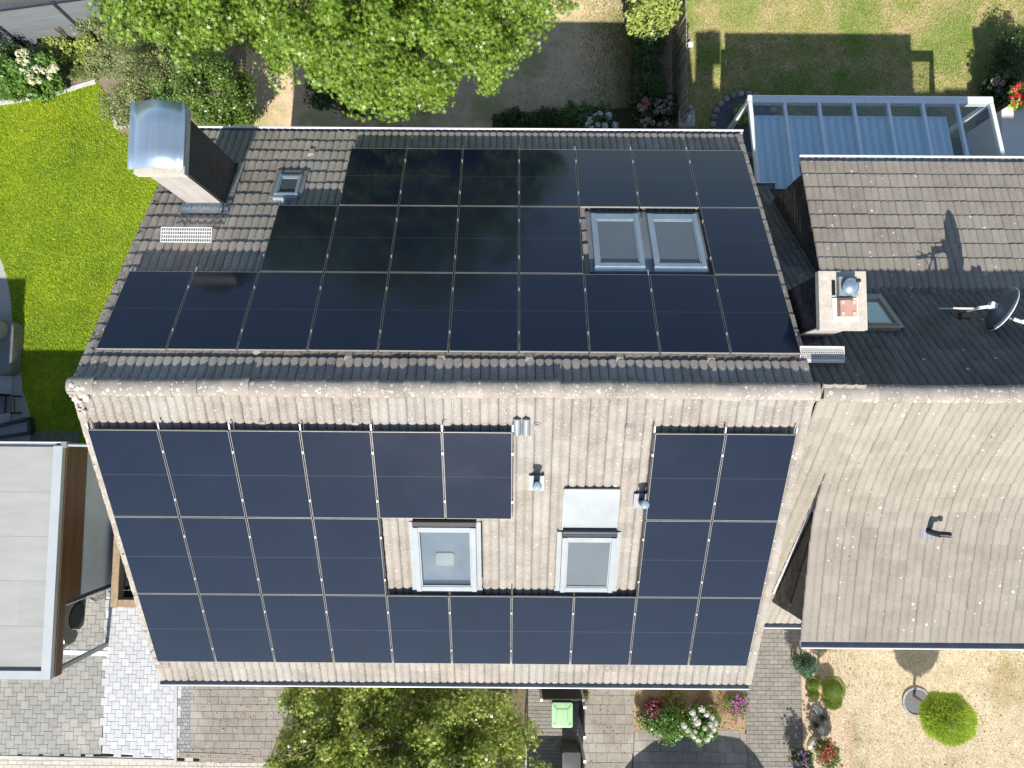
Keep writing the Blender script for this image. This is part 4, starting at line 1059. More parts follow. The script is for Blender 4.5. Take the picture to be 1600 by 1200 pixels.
for (yp) in (WALLY - .05, CPY0 + .10):
    MB().box((CPX1 - .10, yp, 1.2), (.10, .10, 2.4)).build('post', DARKST if yp > -5 else STEEL, cpt)
MB().box((CPX1 - .04, WALLY - .12, 1.2), (.02, .02, 2.4)).build('post_trim', ALU_W, cpt)
for yp in (CPY0 + .10, -3.2): MB().box((-14.3, yp, 1.2), (.10, .10, 2.4)).build('post', STEEL, cpt)
MB().box((-13.0, CPY1 - .12, 1.2), (3.3, .08, 2.35)).build('back_wall', PANEL_G, cpt)

nw_ = empty('house', (0, 0, 0), 'low white neighbour building beyond the carport whose shadow covers the terrace', 'house')
MB().box((-18.4, -4.2, 2.15), (7.4, 7.6, 4.3)).build('wall', PLASTER, nw_)
MB().box((-18.4, -4.2, 4.4), (7.7, 7.9, .2)).build('roof', MEMB, nw_)
# =================================================== dark car under the carport
car = empty('parked_car', (0, 0, 0), 'dark olive car parked nose-out under the carport', 'car')
cxr, cxl, cyf = -12.10, -13.86, -5.95
PAINT = mk('dark_olive_paint', (.040, .042, .032), (.05, .052, .04), 3, .25, coat=.6)
TYRE = mk('tyre_rubber', (.018, .018, .018), (.026, .026, .026), 20, .8, .2, 80)
RIM = mk('dark_alloy', (.06, .06, .06), (.09, .09, .09), 9, .35, metal=.8)
pf = [(0.02, .35), (0, .62), (.10, .80), (.55, .92), (1.15, 1.0), (1.85, 1.46), (2.4, 1.52), (3.5, 1.48), (4.1, 1.05), (4.35, .95), (4.38, .4), (4.1, .22)]
def wheel_cut(p0, c, r):
    return [(c + r * math.cos(t), .30 + r * math.sin(t)) for t in np.linspace(0, PI, 9)]
out = pf + wheel_cut(0, 3.52, .38) + [(2.9, .2), (1.4, .2)] + wheel_cut(0, .82, .38) + [(.3, .22)]
m = MB(); n = len(out)
for x, ins in ((cxr, .0), (cxr - .04, -.0), ):
    pass
xs = [(cxl, .93), (cxl + .12, 1.0), (cxr - .12, 1.0), (cxr, .93)]
for x, k in xs:
    for a, h in out:
        hh = h if h < .9 else .9 + (h - .9) * (1.0 if k == 1.0 else .82)
        m.v.append((x, cyf + a + (0 if .2 < a < 4.2 or k == 1 else (.12 if a < 2 else -.1)), hh)); m.t.append(0)
for j in range(3):
    for i in range(n): q = j * n + i; q2 = j * n + (i + 1) % n; m.f.append((q, q2, q2 + n, q + n))
m.f += [tuple(range(n)), tuple(range(4 * n - 1, 3 * n - 1, -1))]
m.build('body', PAINT, car)
for x in (cxr + .003, cxl - .003):
    MB().add([(x, cyf + 1.5, 1.0), (x, cyf + 3.7, 1.0), (x, cyf + 3.4, 1.32), (x, cyf + 1.95, 1.34)], [(0, 1, 2, 3)]).build('side_window', PANE_DARK, car)
MB().add([(cxr - .16, cyf + 1.16, 1.04), (cxl + .16, cyf + 1.16, 1.04), (cxl + .22, cyf + 1.82, 1.468), (cxr - .22, cyf + 1.82, 1.468)], [(0, 1, 2, 3)]).build('windscreen', PANE_DARK, car)
for s, x in ((1, cxr), (-1, cxl)):
    for a in (.82, 3.52):
        Rw = Matrix.Rotation(PI / 2 * s, 3, 'Y'); c = Vector((x - s * .10, cyf + a, .325))
        t = MB().lathe(c, [(.21, -.11), (.30, -.11), (.325, -.08), (.325, .08), (.30, .105), (.21, .105)], 28, Rw).build('wheel', TYRE, car, smooth=True)
        r_ = MB().lathe(c, [(.21, -.09), (.215, .095), (.20, .10), (.19, .06), (.05, .075), (.045, .09)], 24, Rw)
        for k in range(5):
            d = Rw @ Vector((math.cos(k * 2 * PI / 5), math.sin(k * 2 * PI / 5), 0)); off = Rw @ Vector((0, 0, .088))
            r_.bar(c + off + d * .03, c + off + d * .20, .05, .025, Rw @ Vector((0, 0, 1)))
        r_.build('rim', RIM, t)
    MB().box((x - s * .25, cyf + .08, .70), (.34, .10, .12)).build('headlight', glass_mat('headlight' + str(s), (.6, .62, .64), .1), car)

# =================================================== timber light-well frame by the drive, wire gate
wb = empty('timber_surround', (0, 0, 0), 'oak timber surround of a dark cellar well beside the white drive', 'timber frame')
a, b = G(177, 880, .30), G(177, 948, .30)
for nm, c, s in (('beam', (a.x + .10, (a.y + b.y) / 2 + .6, .20), (.20, (a.y - b.y) + 1.2, .30)), ('beam', (a.x + 1.2, b.y + .10, .198), (1.98, .20, .30)), ('beam', (a.x + 2.1, (a.y + b.y) / 2 + .6, .199), (.20, (a.y - b.y) + 1.0, .30))):
    MB().box(c, s).build(nm, WOODT, wb)
MB().box((a.x + 1.1, (a.y + b.y) / 2 + .65, .035), (1.8, a.y - b.y + 1.0, .02)).build('dark_floor', BLACK, wb)
m = MB()
for k in range(5): m.tube([(a.x + .5 + k * .1, b.y + .4 + .1 * k, .05), (a.x + .42 + k * .12, b.y + .5, .5 - .05 * k)], .012, 5)
m.build('iron_rod', STEEL, wb)
gt = empty('wire_gate', (0, 0, 0), 'low wire gate between the carport post and the timber surround', 'gate')
A = Vector((CPX1 - .08, WALLY - .18, 0)); B = Vector((a.x - .02, WALLY - .28, 0))
m = MB().bar(A + Vector((0, 0, .95)), B + Vector((0, 0, .95)), .04, .03).bar(A + Vector((0, 0, .1)), B + Vector((0, 0, .1)), .03, .03); m.build('gate_rail', mk('blue_grey_steel', (.36, .44, .48), (.44, .52, .56), 6, .5), gt)
m = MB()
for k in range(6): p = A.lerp(B, (k + .5) / 6); m.tube([p + Vector((0, 0, .1)), p + Vector((0, 0, .95))], .006, 5)
for k in range(5): m.tube([A + Vector((0, 0, .2 + k * .16)), B + Vector((0, 0, .2 + k * .16))], .005, 5)
m.build('wire_mesh', STEEL, gt)

# =================================================== terrace furniture
sf = empty('covered_sofa', (0, 0, 0), 'low rounded garden lounger under a grey cover on the terrace', 'garden furniture')
a, b = G(-40, 500, .4), G(18, 586, .4)
COVER = mk('grey_fabric_cover', (0.14, 0.15, 0.158), (0.196, 0.206, 0.21), 3, .8, .4, 14)
rbox(((a.x + b.x) / 2, (a.y + b.y) / 2, .02), (b.x - a.x, a.y - b.y, .42), .22).build('seat_cover', COVER, sf, smooth=True)
rbox(((a.x + b.x) / 2 - .05, a.y - .30, .44), (b.x - a.x - .2, .5, .22), .18).build('cushion_cover', mk('olive_cushion', (.24, .25, .20), (.30, .31, .26), 3, .85, .3, 20), sf, smooth=True)
cr = empty('garden_chair', (0, 0, 0), 'black metal garden armchair at the terrace edge', 'chair')
p = G(14, 632, .42)
MB().box((p.x - .2, p.y, .42), (.50, .50, .06)).build('seat', COVER, cr)
bk = MB().box((p.x - .22, p.y + .26, .65), (.52, .06, .5)); bk.build('backrest', BLACK, cr)
for sx in (-1, 1):
    for sy in (-1, 1): MB().box((p.x - .2 + sx * .24, p.y + sy * .24, .20), (.035, .035, .40)).build('leg', BLACK, cr)
for sx in (-1, 1): MB().box((p.x - .2 + sx * .25, p.y, .62), (.05, .50, .03)).build('armrest', BLACK, cr)
fr_ = MB(); q = [G(x, y, .03) for x, y in ((12, 621), (33, 619), (34, 645), (13, 644))]
for i in range(4): fr_.tube([q[i] + Vector((0, 0, .28)), q[(i + 1) % 4] + Vector((0, 0, .28))], .013, 6)
for i in (1, 2): fr_.tube([q[i] + Vector((0, 0, .28)), q[i]], .013, 6)
tag(fr_.build('footstool_frame', BLACK), 'thin black metal footstool frame in front of the garden armchair', 'footstool')
bd = [G(x, y) for x, y in ((-40, 676), (52, 654), (54, 676), (-40, 690))]
m = MB()
for i in range(4): m.bar(bd[i] + Vector((0, 0, .12)), bd[(i + 1) % 4] + Vector((0, 0, .12)), .08, .24)
tag(m.build('raised_bed', DARKST), 'low anthracite raised bed between terrace and carport', 'raised bed')
sheet('gravel_strip', [(48, 672), (125, 674), (125, 700), (48, 700)], .022, mk('dark_gravel', (.10, .10, .11), (.22, .22, .23), 60, .9, .8, 40))

# =================================================== composite fence (north-west)
wf = empty('composite_fence', (0, 0, 0), 'grey composite slat fence with dark posts behind the flower bed', 'fence')
P0, P1 = G(42, 75), G(144, 61); d = (P1 - P0); L1 = d.length; d.normalize(); nrm = Vector((-d.y, d.x, 0))
FH = 1.72
for k in range(-1, 4):
    A = P0 + d * (L1 * k); B = A + d * L1
    MB().box((A.x, A.y, FH / 2 + .02), (.09, .09, FH + .06), Matrix.Rotation(math.atan2(d.y, d.x), 3, 'Z')).build('post', DARKST, wf)
    for j in range(15):
        z = .06 + j * (FH - .06) / 15
        MB().box(((A.x + B.x) / 2, (A.y + B.y) / 2, z + .055), (L1 - .10, .022, .104), Matrix.Rotation(math.atan2(d.y, d.x), 3, 'Z')).build('slat', WPC, wf)
    MB().box(((A.x + B.x) / 2, (A.y + B.y) / 2, FH + .012), (L1 - .10, .05, .03), Matrix.Rotation(math.atan2(d.y, d.x), 3, 'Z')).build('top_rail', DARKST, wf)
o_ = nrm * .6
sheet('gravel_path', [(-120, 60), (170, 18), (170, -80), (-120, -40)], .012, mk('sandy_path', (.46, .40, .30), (.60, .53, .42), 12, .95, .5, 50))
pl = MB(); A = P0 + nrm * 2.0 - d * 3; B = P0 + nrm * 2.0 + d * 3.2
for k, (h0, w_, z_) in enumerate(((0, .25, .35),)): pl.bar(A + Vector((0, 0, .18)), B + Vector((0, 0, .18)), .30, .36)
tag(pl.build('pool_edge', mk('pool_coping', (.62, .58, .54), (.70, .66, .62), 6, .7, .2, 40)), 'pale coping of a garden pool beyond the composite fence', 'pool edge')
sheet('pool_water', [(-200, 10), (110, -40), (110, -200), (-200, -200)], .20, glass_mat('pool_water', (.10, .20, .32), .06))
strip('lawn_edging', [(-60, 170), (30, 158), (90, 146), (150, 128)], .12, .05, mk('granite_edging', (.44, .44, .43), (.60, .60, .58), 7, .9, .4, 40), None)
strip('lawn_edging', [(172, 152), (183, 200), (206, 196)], .10, .05, MATS['granite_edging'], None)

# =================================================== lattice fence, pedestal (between the back gardens)
lf = empty('lattice_fence', (0, 0, 0), 'weathered grey wooden slat fence between the two back gardens', 'fence')
FX0, FX1 = 4.72, 4.62; y0, y1 = 8.9, 17.0
n = 66
for k in range(n):
    y = y0 + (y1 - y0) * k / n
    t = .14
    m = MB().box((4.70, y, .92), (.022, .085, 1.72), Matrix.Rotation(.18, 3, 'X') @ Matrix.Rotation(random.uniform(-.02, .02), 3, 'Y')); m.build('slat', WOODF, lf)
for z in (.3, 1.5): MB().box((4.735, (y0 + y1) / 2, z), (.04, y1 - y0, .07)).build('rail', WOODF, lf)
for k in range(5): MB().box((4.78, y0 + (y1 - y0) * k / 4, .92), (.09, .09, 1.84)).build('post', WOODF, lf)
MB().box((4.78, G(1069, 72, 1.8).y, 1.87), (.12, .12, .05)).build('post_cap', ALU_W, lf)
pd = empty('pedestal', (0, 0, 0), 'square stone pedestal at the end of the wooden slat fence', 'pedestal')
a, b = G(1061, 172, 1.0), G(1086, 197, 1.0); c = (a + b) / 2
STN = mk('sandstone', (.40, .37, .32), (.50, .46, .40), 7, .9, .3, 60)
MB().box((c.x, c.y, .97), (b.x - a.x, a.y - b.y, .08)).build('plate', STN, pd); MB().box((c.x, c.y, .465), (.30, .30, .93)).build('shaft', STN, pd)
fg = MB(); bl = mk('blue_glazed_ceramic', (.42, .55, .66), (.56, .66, .74), 14, .3, .2, 30, coat=.4)
fg.lathe((c.x, c.y - .02, 1.01), [(.05, 0), (.085, .03), (.09, .07), (.06, .11), (.02, .13)], 14)
fg.lathe((c.x + .0, c.y - .11, 1.01), [(.03, 0), (.05, .03), (.05, .06), (.02, .09)], 10)
for sx in (-1, 1): fg.tube([(c.x + sx * .05, c.y + .02, 1.04), (c.x + sx * .11, c.y + .05, 1.05), (c.x + sx * .13, c.y + .0, 1.02)], [.03, .026, .018], 8); fg.lathe((c.x + sx * .025, c.y - .10, 1.07), [(.014, 0), (.018, .02), (.006, .035)], 8)
fg.tube([(c.x, c.y + .05, 1.05), (c.x, c.y + .13, 1.04)], [.04, .02], 8)
tag(fg.build('garden_figurine', bl, smooth=True), 'pale blue glazed ceramic animal figurine sitting on the stone pedestal', 'figurine')

# =================================================== glass patio roof
pt = empty('patio_roof', (0, 0, 0), 'white aluminium patio roof with glass panes and striped awning', 'patio roof')
PX0, PX1, PYF, PYB, PZF, PZB = 6.10, 12.35, 8.70, 5.70, 2.60, 3.25
zp = lambda y: PZF + (PYF - y) / (PYF - PYB) * (PZB - PZF)
m = MB().box(((PX0 + PX1) / 2, PYF, PZF - .04), (PX1 - PX0 + .12, .14, .16)); m.build('front_beam', ALU_W, pt)
m = MB().tube([(PX0 - .05, PYF + .10, PZF + .0), (PX1 + .05, PYF + .10, PZF + .0)], .045, 8); m.build('gutter', ALU_W, pt)
MB().box(((PX0 + PX1) / 2, PYB, PZB - .04), (PX1 - PX0 + .12, .10, .16)).build('wall_beam', ALU_W, pt)
nr = 7
for k in range(nr + 1):
    x = PX0 + (PX1 - PX0) * k / nr; e = k in (0, nr)
    MB().bar((x, PYF - .08, zp(PYF - .08) + .0), (x, PYB + .06, zp(PYB + .06) + .0), .10 if e else .07, .10).build('rafter', ALU_W if e else mk('rafter_grey', (0.676, 0.78, 0.858), (0.78, 0.871, 0.92), 4, .4), pt)
    if k < nr:
        xa, xb = x + .055, x + (PX1 - PX0) / nr - .055
        MB().add([(xa, PYF - .07, zp(PYF - .07) + .030), (xb, PYF - .07, zp(PYF - .07) + .030), (xb, PYB + .06, zp(PYB + .06) + .030), (xa, PYB + .06, zp(PYB + .06) + .030)], [(0, 1, 2, 3)]).build('glass_pane', CLEAR, pt)
awm = bpy.data.materials.new('blue_striped_awning'); awm.use_nodes = True; nt = awm.node_tree; bs = nt.nodes['Principled BSDF']
g = nt.nodes.new('ShaderNodeNewGeometry'); sp = nt.nodes.new('ShaderNodeSeparateXYZ'); nt.links.new(g.outputs['Position'], sp.inputs[0])
st = math_(nt, 'SINE', math_(nt, 'MULTIPLY', sp.outputs[0], 2 * PI / .215)); st = math_(nt, 'MULTIPLY_ADD', st, .5, .5)
colr = ramp(nt, st, [(.25, (.58, .82, .94)), (.75, (.90, .95, .97))])
nz = noise(nt, g.outputs['Position'], 14, 3); colr = mixc(nt, math_(nt, 'MULTIPLY', nz, .3), colr, (.22, .44, .62)); nt.links.new(colr, bs.inputs['Base Color']); bs.inputs['Roughness'].default_value = .8
AX0, AX1 = PX0 + .10, G(1480, 200, 2.6).x
m = MB(); nseg = 120
for i in range(nseg + 1):
    x = AX0 + (AX1 - AX0) * i / nseg; dz = .012 * math.sin(2 * PI * x / .215)
    for y in (PYF - .42, PYB + .2): m.v.append((x, y, zp(y) - .12 + dz)); m.t.append(0)
for i in range(nseg): m.f.append((2 * i, 2 * i + 1, 2 * i + 3, 2 * i + 2))
m.build('awning_fabric', awm, pt, smooth=True)
MB().tube([(AX0, PYF - .42, zp(PYF - .42) - .12), (AX1, PYF - .42, zp(PYF - .42) - .12)], .03, 8).build('awning_bar', ALU_W, pt)
for x in (PX0, PX1): MB().box((x, PYF - .02, PZF / 2 - .06), (.11, .11, PZF - .12)).build('post', ALU_W, pt)
for x in (PX0, PX1): MB().box((x, PYB + .12, PZB / 2 - .1), (.09, .09, PZB - .2)).build('post', ALU_W, pt)
MB().bar((PX1 - .05, PYF - .1, .9), (PX1 - 1.0, PYB + .8, .9), .06, .12).build('handrail', ALU_W, pt)
pw = MB().box((PX0 - .15, 7.3, 1.1), (.24, 1.2, 2.2)); tag(pw.build('brick_pier', mk('pale_brick', (.42, .36, .26), (.50, .44, .33), 12, .9, .3, 60)), 'pale brick pier beside the glass patio roof', 'wall')

# white garden wall and neighbour's trough (east)
ww = empty('garden_wall', (0, 0, 0), 'white rendered garden wall at the end of the glass patio', 'wall')
q = [G(x, y, 1.5) for x, y in ((1565, 172), (1600, 150), (1660, 150), (1660, 250), (1566, 245))]
m = MB().extrude([(p.x, p.y, 0) for p in q], (0, 0, 1.5)); m.build('wall_block', PLASTER, ww)
ROOM = mk('anthracite_paving', (.05, .055, .065), (.08, .085, .095), 6, .8, .2, 60)
sheet('side_terrace', [(1560, 95), (1700, 40), (1700, 250), (1548, 250), (1546, 140)], .006, ROOM)

# =================================================== bin yard
BG = mk('green_bin_lid', (.30, .52, .27), (.35, .58, .32), 5, .45, tint=0)
wbn = empty('wheelie_bin', (0, 0, 0), 'pale green wheelie bin standing in the front yard', 'bin')
a, b = G(862, 1097, 1.05), G(895, 1137, 1.05); bx_, by_ = (a.x + b.x) / 2, (a.y + b.y) / 2; bw, bd_ = b.x - a.x, a.y - b.y
m = MB(); lv = [(.0, .40, .42), (.08, .44, .46), (.95, bw * .95, bd_ * .90)]
for z, w_, dd in lv:
    for sx, sy in ((-1, -1), (1, -1), (1, 1), (-1, 1)): m.v.append((bx_ + sx * w_ / 2, by_ + sy * dd / 2, z + .03)); m.t.append(0)
for i in range(2):
    for k in range(4): m.f.append((i * 4 + k, i * 4 + (k + 1) % 4, i * 4 + 4 + (k + 1) % 4, i * 4 + 4 + k))
m.f += [(3, 2, 1, 0), (8, 9, 10, 11)]
m.build('body', mk('dark_green_bin', (.05, .12, .05), (.07, .15, .07), 5, .5), wbn)
m = rbox((bx_, by_, .985), (bw, bd_, .085), .05); lid = m.build('lid', BG, wbn, smooth=True)
gm = mk('lid_groove', (.08, .16, .08), (.10, .19, .10), 5, .5)
m = MB(); zt_ = 1.073
rx, ry = bw * .26, bd_ * .24
m.box((bx_, by_ + ry, zt_), (2 * rx, .016, .008)); 
for s in (-1, 1):
    m.box((bx_ + s * rx, by_ - .01, zt_), (.010, 2 * ry, .007)); m.bar((bx_ + s * rx, by_ + ry, zt_), (bx_ + s * bw * .40, by_ + bd_ * .40, zt_), .014, .008)
    m.bar((bx_ + s * bw * .34, by_ - bd_ * .28, zt_), (bx_ + s * bw * .42, by_ - bd_ * .36, zt_), .014, .008); m.bar((bx_ + s * bw * .30, by_ - bd_ * .42, zt_), (bx_ + s * bw * .34, by_ - bd_ * .30, zt_), .012, .008)
m.build('lid_groove', gm, lid)
m = MB().tube([(bx_ - bw * .42, by_ + bd_ * .54, .98), (bx_ + bw * .42, by_ + bd_ * .54, .98)], .022, 8)
for s in (-1, 0, 1): m.box((bx_ + s * bw * .36, by_ + bd_ * .49, .99), (.06, .10, .04))
m.build('handle', BLACK, wbn)
for s in (-1, 1): MB().lathe((bx_ + s * .24, by_ + .24, .1), [(.03, -.03), (.1, -.03), (.1, .03), (.03, .03)], 14, Matrix.Rotation(PI / 2, 3, 'Y')).build('wheel', BLACK, wbn)
wb2 = empty('wheelie_bin', (0, 0, 0), 'dark grey wheelie bin in the shade of the bin yard', 'bin')
dx, dy = G(893, 1192, .95).x, G(893, 1192, .95).y
rbox((dx, dy, .90), (.50, .55, .06), .05).build('lid', mk('dark_bin', (.05, .05, .052), (.07, .07, .072), 5, .5), wb2, smooth=True)
m = MB()
for z, w_, dd in ((.02, .38, .40), (.90, .46, .50)):
    for sx, sy in ((-1, -1), (1, -1), (1, 1), (-1, 1)): m.v.append((dx + sx * w_ / 2, dy + sy * dd / 2, z)); m.t.append(0)
m.f += [(k, (k + 1) % 4, 4 + (k + 1) % 4, 4 + k) for k in range(4)] + [(3, 2, 1, 0), (4, 5, 6, 7)]
m.build('body', MATS['dark_bin'], wb2)
be = empty('bin_screen', (0, 0, 0), 'black slatted screen enclosing the bin yard', 'screen')
def screen(A, B, h, par, nm='slat'):
    A, B = Vector(A), Vector(B); k = 11
    for j in range(k): MB().bar(A + Vector((0, 0, .06 + h * (j + .5) / k)), B + Vector((0, 0, .06 + h * (j + .5) / k)), .025, h / k - .012).build(nm, BLACK, par)
    for p in (A, B): MB().box(p + Vector((0, 0, h / 2 + .05)), (.06, .06, h + .1)).build('post', STEEL, par)
    for p in (A, B): MB().box(p + Vector((0, 0, h + .112)), (.07, .07, .015)).build('post_cap', ALU_W, par)
ya = G(880, 1093, 1.3).y
screen((G(846, 1093, 1.3).x, ya, 0), (G(912, 1093, 1.3).x, ya, 0), 1.25, be)
screen((1.92, ya - .10, 0), (1.92, ya - .85, 0), 1.45, be); screen((1.92, ya - 1.45, 0), (1.92, ya - 2.3, 0), 1.45, be)
screen((.42, ya - 3.1, 0), (1.92, ya - 3.1, 0), 1.5, be)
MB().bar((.42, ya - .9, .95), (.42, ya - 3.1, .95), .035, .035).build('side_rail', mk('green_grey_rail', (.36, .42, .40), (.42, .48, .46), 5, .5), be)
for yy in (ya - .9, ya - 2.0): MB().box((.42, yy, .47), (.04, .04, .94)).build('post', STEEL, be)

# parked van beyond the frame whose rounded shadow falls on the entrance paving
van = empty('parked_van', (0, 0, 0), 'silver compact van parked on the street in front of the entrance paving', 'van')
vp = [(2.95, .35), (3.0, .9), (3.35, 1.35), (3.9, 1.75), (4.6, 1.93), (5.6, 1.95), (6.3, 1.85), (6.75, 1.45), (7.05, 1.05), (7.1, .35)]
MB().extrude([(x, -12.2, z) for x, z in vp], (0, 1.85, 0)).build('body', mk('silver_paint', (.45, .46, .47), (.50, .51, .52), 3, .3, metal=.5), van)
MB().add([(3.75, -10.345, 1.15), (6.6, -10.345, 1.15), (6.2, -10.345, 1.65), (4.0, -10.345, 1.65)], [(0, 1, 2, 3)]).build('side_window', PANE_DARK, van)
for x in (3.95, 6.25):
    for yv in (-12.1, -10.45): MB().lathe((x, yv, .32), [(.12, -.1), (.32, -.1), (.32, .1), (.12, .1)], 18, Matrix.Rotation(PI / 2, 3, 'X')).build('wheel', TYRE, van)

# =================================================== vegetation
SHAPES = {
    'oval': np.array([(0, 0, 0), (.30, .42, .06), (0, 1, 0), (-.30, .42, .06)]),
    'round': np.array([(0, 0, 0), (.42, .25, .05), (.40, .75, .05), (0, 1, 0), (-.40, .75, .05), (-.42, .25, .05)]),
    'blade': np.array([(-.10, 0, 0), (.10, 0, 0), (.02, 1, .12), (-.02, 1, .12)]),
    'star': np.array([(0, -.10, 0), (.12, .17, .03), (.56, .04, -.05), (.19, .36, .04), (.50, .74, -.05), (.10, .52, .04), (0, 1.05, -.05), (-.10, .52, .04), (-.50, .74, -.05), (-.19, .36, .04), (-.56, .04, -.05), (-.12, .17, .03)]),
}
def unit(a): return a / np.maximum(np.linalg.norm(a, axis=1, keepdims=True), 1e-9)
def leaves(name, P, Nrm, s0, s1, shape, mat, parent=None, lift=.0, kind='stuff', lean=None):
    n = len(P); B = SHAPES[shape]; S = RNG.uniform(s0, s1, n)
    Nn = unit(Nrm); t = unit(np.cross(Nn, RNG.normal(size=(n, 3)))) if lean is None else unit(lean)
    x = np.cross(t, Nn)
    V = P[:, None, :] + S[:, None, None] * (B[None, :, 0:1] * x[:, None, :] + B[None, :, 1:2] * t[:, None, :] + B[None, :, 2:3] * Nn[:, None, :])
    F = np.arange(n * len(B)).reshape(n, len(B))
    o = npobj(name, V.reshape(-1, 3), F, mat, parent, np.repeat(RNG.random(n), len(B)))
    if kind: o['kind'] = kind
    return o
def clusters(c, R, ncl, rcl, per, lo=.55, flat=.75, squash=None, up=.6, droop=0):
    d = unit(RNG.normal(size=(ncl, 3))); rad = RNG.uniform(lo, 1, ncl)[:, None]
    C = np.array(c) + d * rad * np.array(R)
    if squash is not None: C = C[squash(C)]
    k = len(C); rr = rcl * RNG.uniform(.55, 1.3, k)
    g = unit(RNG.normal(size=(k, per, 3)).reshape(-1, 3)).reshape(k, per, 3) * (RNG.random((k, per, 1)) ** .45)
    P = C[:, None, :] + g * rr[:, None, None] * np.array((1, 1, flat))
    Nn = g * .9 + np.array((0, 0, up)) + RNG.normal(size=(k, per, 3)) * .45
    return P.reshape(-1, 3), Nn.reshape(-1, 3), C
def leafmat(name, c1, c2, hue, rough=.42, tr=.33, tint=.22, spec=.5): return mk(name, c1, c2, 1.3, rough, tint=tint, hue=hue, transl=tr, spec=spec)
BARK = mk('bark', (.16, .12, .085), (.26, .205, .15), 9, .95, .8, 25, stretch=(1, 1, .3))
def trunk(parent, base, top, r, limbs, name='trunk'):
    m = MB(); b, t = Vector(base), Vector(top); mid = b.lerp(t, .5) + Vector((random.uniform(-.1, .1), random.uniform(-.1, .1), 0))
    m.tube([b - Vector((0, 0, .1)), b + Vector((0, 0, .15)), mid, t], [r * 1.35, r, r * .75, r * .4], 12)
    for L in limbs:
        L = Vector(L); s = b.lerp(t, random.uniform(.45, .9)); k = s.lerp(L, .5) + Vector((0, 0, .15 * (L - s).length))
        m.tube([s, k, L], [r * .42, r * .28, r * .10], 7)
        for j in range(3):
            e = L + Vector((random.uniform(-1, 1), random.uniform(-1, 1), random.uniform(-.2, .8))) * .6; m.tube([k.lerp(L, .3 + .3 * j), e], [r * .16, r * .05], 5)
    return m.build(name, BARK, parent, smooth=True)

# ---- big maple north of the house
mp = empty('maple_tree', (-3.4, 12.0, 0), 'large bright green maple overhanging the back garden', 'tree'); mp.matrix_world = Matrix()
LM = leafmat('maple_leaf', (.12, .235, .012), (.19, .315, .03), (.25, .36, .06), .38, .30, .38)
mc = (-3.55, 11.7, 7.7); mR = (4.6, 4.75, 4.2)
def keep_maple(C): return (C[:, 1] > 6.72 + .07 * np.abs(C[:, 0] + 1.8)) & (C[:, 2] > 3.6)
P, Nn, Cc = clusters(mc, mR, 400, .60, 150, .60, .6, keep_maple, .45)
Pf, Nf, Cf = clusters((-3.2, 9.6, 7.0), (4.4, 2.75, 2.6), 260, .42, 300, .65, .5, keep_maple, .45)
Ph, Nh, Ch = clusters((-6.6, 8.7, 7.3), (1.7, 1.3, 1.3), 90, .40, 260, .5, .5, None, .45)
Pg, Ng, Cg = clusters((-2.5, 8.2, 6.3), (2.6, 1.5, 1.7), 120, .36, 280, .6, .5, keep_maple, .45)
P = np.concatenate([P, Pf, Pg, Ph]); Nn = np.concatenate([Nn, Nf, Ng, Nh])
leaves('crown', P, Nn, .06, .115, 'star', LM, mp)
limbs = [tuple(Cc[i]) for i in RNG.integers(0, len(Cc), 16)] + [tuple(Cf[i]) for i in RNG.integers(0, len(Cf), 10)]
trunk(mp, (-3.4, 12.2, 0), (-3.5, 11.8, 8.5), .24, limbs)

# ---- street-side tree
st_ = empty('street_tree', (-2.9, -8.3, 0), 'dense broadleaf tree with yellowing leaves below the street-side gutter', 'tree'); st_.matrix_world = Matrix()
LS = leafmat('plane_leaf', (.16, .27, .025), (.25, .36, .045), (.44, .46, .11), .32, .30, .36)
def keep_st(C): return (C[:, 1] < -5.25) & (C[:, 0] > -6.6)
P, Nn, Cc = clusters((-2.75, -8.2, 3.3), (3.5, 3.1, 1.75), 560, .38, 220, .5, .5, keep_st, .4)
leaves('crown', P, Nn, .05, .105, 'star', LS, st_)
k = RNG.integers(0, len(P), 700); LY = leafmat('autumn_leaf', (.42, .27, .05), (.50, .36, .10), (.55, .45, .25), .5, .3, .25)
leaves('yellow_leaves', P[k] + RNG.normal(size=(len(k), 3)) * .05, Nn[k] + np.array((0, 0, .6)), .07, .13, 'star', LY, st_)
trunk(st_, (-1.9, -6.6, 0), (-2.6, -7.9, 3.6), .17, [tuple(Cc[i]) for i in RNG.integers(0, len(Cc), 14)])

# ---- shrubs
def shrub(name, label, cat, c, R, ncl, rcl, per, s0, s1, shape, mat, group=None, lo=.55, stems=5, flat=.8, up=.55, zmin=.05):
    e = empty(name, (c[0], c[1], 0), label, cat, group); e.matrix_world = Matrix()
    P, Nn, C = clusters(c, R, ncl, rcl, per, lo, flat, None, up); ok = P[:, 2] > zmin
    leaves('foliage', P[ok], Nn[ok], s0, s1, shape, mat, e)
    m = MB()
    for k in range(stems):
        q = C[RNG.integers(0, len(C))]; m.tube([(c[0] + random.uniform(-.1, .1), c[1] + random.uniform(-.1, .1), 0), ((c[0] + q[0]) / 2, (c[1] + q[1]) / 2, q[2] * .6), tuple(q)], [.03, .02, .008], 6)
    m.build('stem', BARK, e, smooth=True)
    return e, P[ok], Nn[ok]
def gz(x, y, z): p = G(x, y, z); return (p.x, p.y, z)
L_OLV = leafmat('olive_grey_leaf', (.13, .18, .055), (.21, .26, .085), (.27, .30, .11), .5, .2, .25)
L_LAU = leafmat('laurel_leaf', (.07, .14, .022), (.12, .205, .035), (.16, .24, .05), .30, .25, .25)
L_YEL = leafmat('yellow_green_leaf', (.26, .34, .04), (.36, .44, .08), (.42, .48, .14), .4, .3, .2)
